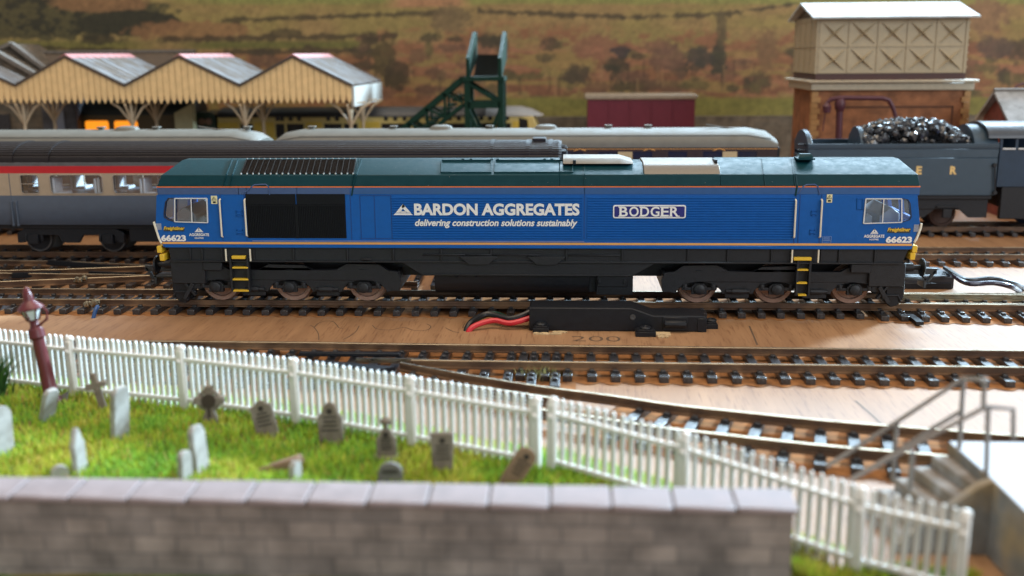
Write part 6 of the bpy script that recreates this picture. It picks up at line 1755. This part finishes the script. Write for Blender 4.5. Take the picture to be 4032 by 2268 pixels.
def stone(name, label, x, y, w, h, kind, rz=0, ry=0, rx=0, m=None, ink=0, th=.13, zoff=0.0):
    p = G(x, y, .0); 
    for _ in range(3): p = G(x, y, gz(p.x, p.y))
    t = thing(name, label, 'gravestone', (p.x, p.y, p.z + .06), group='gravestones in the little graveyard')
    t.rotation_euler = (R(rx), R(ry), R(rz)); b = MB(); b.prism([(q[0], q[1] if q[1] > 0 else -.25) for q in outline(kind, w, h)], -th / 2, th / 2)
    b.build('slab', m or GST, t, world=False, bevel=.025)
    if ink:
        k = MB(); rr = random.Random(x)
        for i in range(ink):
            z = h * (.66 - .11 * i); ww = w * rr.uniform(.25, .36); k.box(-ww, ww, -th / 2 - .006, -th / 2 + .01, z - .018, z + .018)
        if ink > 2: k.lathe([(0, -.005), (.07, -.005), (.07, .01), (0, .01)], (0, -th / 2, h * .8), 'Y', 8)
        k.build('inscription', INK, t, world=False)
    return t


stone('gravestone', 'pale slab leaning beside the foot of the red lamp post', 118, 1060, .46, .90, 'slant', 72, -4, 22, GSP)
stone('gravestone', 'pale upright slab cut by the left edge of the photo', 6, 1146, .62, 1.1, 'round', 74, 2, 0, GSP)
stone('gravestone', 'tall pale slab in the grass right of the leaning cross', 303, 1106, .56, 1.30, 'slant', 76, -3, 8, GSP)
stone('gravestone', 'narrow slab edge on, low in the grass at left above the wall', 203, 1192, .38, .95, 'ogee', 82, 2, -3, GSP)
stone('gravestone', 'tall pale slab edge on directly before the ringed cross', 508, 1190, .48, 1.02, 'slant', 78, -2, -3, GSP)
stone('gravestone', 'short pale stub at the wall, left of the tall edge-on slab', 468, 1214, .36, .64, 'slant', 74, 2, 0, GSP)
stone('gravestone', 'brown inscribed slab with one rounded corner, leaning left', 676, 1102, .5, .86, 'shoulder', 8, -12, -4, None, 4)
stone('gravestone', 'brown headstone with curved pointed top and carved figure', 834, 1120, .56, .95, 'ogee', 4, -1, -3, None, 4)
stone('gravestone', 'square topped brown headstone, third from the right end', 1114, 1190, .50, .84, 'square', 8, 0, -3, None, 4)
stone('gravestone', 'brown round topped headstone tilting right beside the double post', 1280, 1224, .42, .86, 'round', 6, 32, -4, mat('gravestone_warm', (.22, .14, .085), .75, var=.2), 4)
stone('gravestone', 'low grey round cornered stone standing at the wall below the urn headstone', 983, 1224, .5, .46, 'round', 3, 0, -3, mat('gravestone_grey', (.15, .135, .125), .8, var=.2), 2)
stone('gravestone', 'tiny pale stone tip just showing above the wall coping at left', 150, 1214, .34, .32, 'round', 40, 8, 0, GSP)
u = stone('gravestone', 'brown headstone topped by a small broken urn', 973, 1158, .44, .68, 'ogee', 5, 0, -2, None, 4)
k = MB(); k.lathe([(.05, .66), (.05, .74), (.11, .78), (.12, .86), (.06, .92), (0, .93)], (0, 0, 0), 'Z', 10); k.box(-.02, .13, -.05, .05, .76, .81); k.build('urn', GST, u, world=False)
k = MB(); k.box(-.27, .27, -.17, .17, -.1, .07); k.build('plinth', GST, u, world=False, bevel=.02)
# tilted table tomb slab and its stub
p = G(706, 1174, .30)
t = thing('fallen_slab', 'brown fallen gravestone slab tilted on its side near the wall', 'gravestone', (p.x, p.y, .32), group='gravestones in the little graveyard')
t.rotation_euler = (R(-14), R(-17), R(8)); MB().box(-.46, .46, -.27, .27, -.10, .10).build('slab', mat('gravestone_warm', (.22, .14, .085)), t, world=False, bevel=.03)
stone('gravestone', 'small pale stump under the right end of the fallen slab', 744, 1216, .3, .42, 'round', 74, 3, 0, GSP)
# crosses
p = G(262, 1030, .05)
t = thing('stone_cross', 'plain brown stone cross leaning left before the fence', 'gravestone', (p.x, p.y, gz(p.x, p.y)), group='gravestones in the little graveyard'); t.rotation_euler = (R(-6), R(-13), R(12))
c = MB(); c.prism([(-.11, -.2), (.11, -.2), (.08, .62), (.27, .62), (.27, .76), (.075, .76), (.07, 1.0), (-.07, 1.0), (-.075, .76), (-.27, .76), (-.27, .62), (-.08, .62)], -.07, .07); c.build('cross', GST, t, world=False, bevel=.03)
p = G(531, 1078, .05)
t = thing('ringed_cross', 'brown ringed celtic cross standing on a tapered foot', 'gravestone', (p.x, p.y, gz(p.x, p.y)), group='gravestones in the little graveyard'); t.rotation_euler = (R(-3), 0, R(6))
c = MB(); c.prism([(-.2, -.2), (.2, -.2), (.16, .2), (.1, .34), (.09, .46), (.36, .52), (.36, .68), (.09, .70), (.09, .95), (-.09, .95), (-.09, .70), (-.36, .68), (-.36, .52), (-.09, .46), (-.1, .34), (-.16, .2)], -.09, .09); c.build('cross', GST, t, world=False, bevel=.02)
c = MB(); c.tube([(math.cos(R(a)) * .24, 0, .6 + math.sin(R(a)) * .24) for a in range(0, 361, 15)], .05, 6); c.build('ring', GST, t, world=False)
c = MB(); c.lathe([(0, -.11), (.17, -.11), (.17, -.06), (0, -.06)], (0, 0, .6), 'Y', 12); c.box(-.03, .03, -.105, -.08, .2, .5); c.build('carving', mat('carved_dark', (.045, .03, .02), .8), t, world=False)

# lamp post -----------------------------------------------------------------------
LRED = mat('lamp_dark_red', (.115, .018, .022), .35, var=.08, spec=.45)
p = G(135, 1016, .08); LB = Vector((p.x, p.y, gz(p.x, p.y)))
LM = thing('street_lamp', 'dark red street lamp with lantern leaning left by the fence', 'street lamp', LB)
top = DP(64, 722, 27.3 - .9); ax = (top - LB); Ht = ax.length; ax.normalize()
sx = Vector((1, 0, 0)); sx = (sx - ax * sx.dot(ax)).normalized(); sy_ = ax.cross(sx)
def lp(r_, h, a): return LB + ax * h + (sx * math.cos(a) + sy_ * math.sin(a)) * r_
def lprof(prof, n=16, sides=None):
    m_ = MB(); o = 0
    for r_, h in prof: m_.v += [tuple(lp(r_, h, 2 * math.pi * k / n + .4)) for k in range(n)]
    for i in range(len(prof) - 1):
        for k in range(n): m_.f.append([i * n + k, i * n + (k + 1) % n, (i + 1) * n + (k + 1) % n, (i + 1) * n + k]); m_.mi.append(0)
    m_.f.append([(len(prof) - 1) * n + k for k in range(n)]); m_.mi.append(0); return m_


h0 = Ht * .70
lprof([(.25, -.2), (.24, .12), (.19, .2), (.17, .9), (.15, h0 * .8), (.21, h0 * .83), (.19, h0 * .92), (.12, h0 * .95), (.1, h0)]).build('post', LRED, LM)
lprof([(.13, h0), (.10, h0 + .04), (.14, h0 + .08)], 6).build('lantern_base', LRED, LM)
lg = lprof([(.12, h0 + .08), (.25, h0 + .36)], 6); lg.build('lantern_glass', mat('lantern_glass_pale', (.62, .68, .68), .15, var=.05), LM)
br = MB()
for k in range(6): br.bar(lp(.135, h0 + .05, k * math.pi / 3 + .4), lp(.27, h0 + .38, k * math.pi / 3 + .4), .035, .035)
br.tube([lp(.1, h0 - .1, 0), lp(.36, h0 + .05, 0), lp(.40, h0 + .25, 0), lp(.3, h0 + .38, 0)], .035, 6); br.build('lantern_bracket', LRED, LM)
lprof([(.27, h0 + .34), (.33, h0 + .37), (.30, h0 + .43), (.16, h0 + .55), (.13, h0 + .58), (.12, Ht - .22), (.07, Ht - .05), (.02, Ht)], 12).build('lantern_cap', LRED, LM)
b = G(152, 1018, .05); t = MB(); t.add([b + Vector(v) for v in ((-.1, 0, 0), (.12, 0, 0), (.2, .05, .34), (-.02, .05, .22), (-.1, .1, 0), (.12, .1, 0), (.2, .14, .34), (-.02, .14, .22))], [(0, 1, 2, 3), (7, 6, 5, 4), (0, 4, 5, 1), (1, 5, 6, 2), (2, 6, 7, 3), (3, 7, 4, 0)])
tag(t.build('broken_stone', mat('gravestone_grey', (.22, .2, .19))), 'grey chip of stone behind the foot of the red lamp', 'stone')

# platform and steps on the right ---------------------------------------------------
ZP = 1.05
fa, na = G(2413, 1127, ZP), G(2481, 1193, ZP)
PS_ = thing('platform_steps', 'blurred grey platform end with stone steps at the right', 'platform', (fa.x + 1, na.y, BZ))
PLW = mat('platform_lit_top', (.42, .42, .44), .6, var=.08); PLG = mat('platform_grey_side', (.20, .185, .165), .75, var=.25, c2=(.28, .20, .11), c2scale=.8)  # top paler than the sides, its lit look put into the colour
STP = mat('step_stone_buff', (.24, .19, .14), .75, var=.35, scale=2, c2=(.33, .31, .29), c2scale=1.2)
yb = fa.y + .35; yf = na.y - 2.6; x0 = fa.x - .1
pl = MB(); pl.add([(x0, yb, z) for z in (BZ, ZP)] + [(x0 + 14, yb, z) for z in (BZ, ZP)] + [(x0 + 14, yf, z) for z in (BZ, ZP)] + [(na.x + .05, yf, z) for z in (BZ, ZP)] + [(na.x - .0, na.y - .05, z) for z in (BZ, ZP)],
    [(0, 2, 3, 1), (2, 4, 5, 3), (4, 6, 7, 5), (6, 8, 9, 7), (8, 0, 1, 9), (1, 3, 5, 7, 9), (0, 2, 4, 6, 8)])
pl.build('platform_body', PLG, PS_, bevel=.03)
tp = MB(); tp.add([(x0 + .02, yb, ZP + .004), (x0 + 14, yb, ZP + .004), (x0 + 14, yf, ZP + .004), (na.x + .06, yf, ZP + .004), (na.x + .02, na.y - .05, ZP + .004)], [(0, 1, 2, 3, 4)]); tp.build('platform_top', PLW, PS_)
ns_ = 5; run = 1.75 / ns_
for k in range(ns_):
    z = ZP - (k + 1) * (ZP - BZ) / (ns_ + 1); xx = x0 - k * run
    s = MB(); s.add([(xx - run, yb - .1, BZ), (xx - .0, yb - .1, BZ), (xx + .35, na.y - .1, BZ), (xx + .35 - run, na.y - .1, BZ), (xx - run, yb - .1, z), (xx, yb - .1, z), (xx + .35, na.y - .1, z), (xx + .35 - run, na.y - .1, z)], [(0, 3, 2, 1), (4, 5, 6, 7), (0, 1, 5, 4), (1, 2, 6, 5), (2, 3, 7, 6), (3, 0, 4, 7)])
    s.build('step', STP, PS_, bevel=.03)
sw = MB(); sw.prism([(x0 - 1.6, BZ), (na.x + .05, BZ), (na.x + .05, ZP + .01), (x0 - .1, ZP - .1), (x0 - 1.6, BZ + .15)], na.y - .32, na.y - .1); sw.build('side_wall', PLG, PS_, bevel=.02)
HR = mat('handrail_pale_metal', (.20, .175, .155), .4, var=.1)
HRL = thing('handrail', 'pair of thin pale metal handrails beside the stone steps', 'handrail', (fa.x, fa.y, BZ))
def rail_at(y, lines, r_=.05):
    h = MB()
    for l in lines: h.tube([PY(q[0], q[1], y) for q in l], r_, 6)
    h.build('rail', HR, HRL)


rail_at(fa.y, [[(2423, 952), (2255, 1062), (2078, 1174)], [(2424, 950), (2416, 1090), (2413, 1130)], [(2256, 1060), (2250, 1140), (2246, 1212)], [(2418, 1035), (2347, 1077), (2180, 1185)]])
rail_at(na.y, [[(2481, 1023), (2255, 1144), (2140, 1206)], [(2476, 958), (2474, 1023)], [(2486, 1022), (2481, 1195)], [(2296, 1135), (2288, 1236)], [(2486, 1024), (2549, 1029), (2549, 1105)]])
h = MB(); h.bar(PY(2424, 952, fa.y), PY(2479, 954, na.y), .09, .09); h.build('top_bar', mat('bright_metal', (.6, .62, .62), .3, metal=.5), HRL)
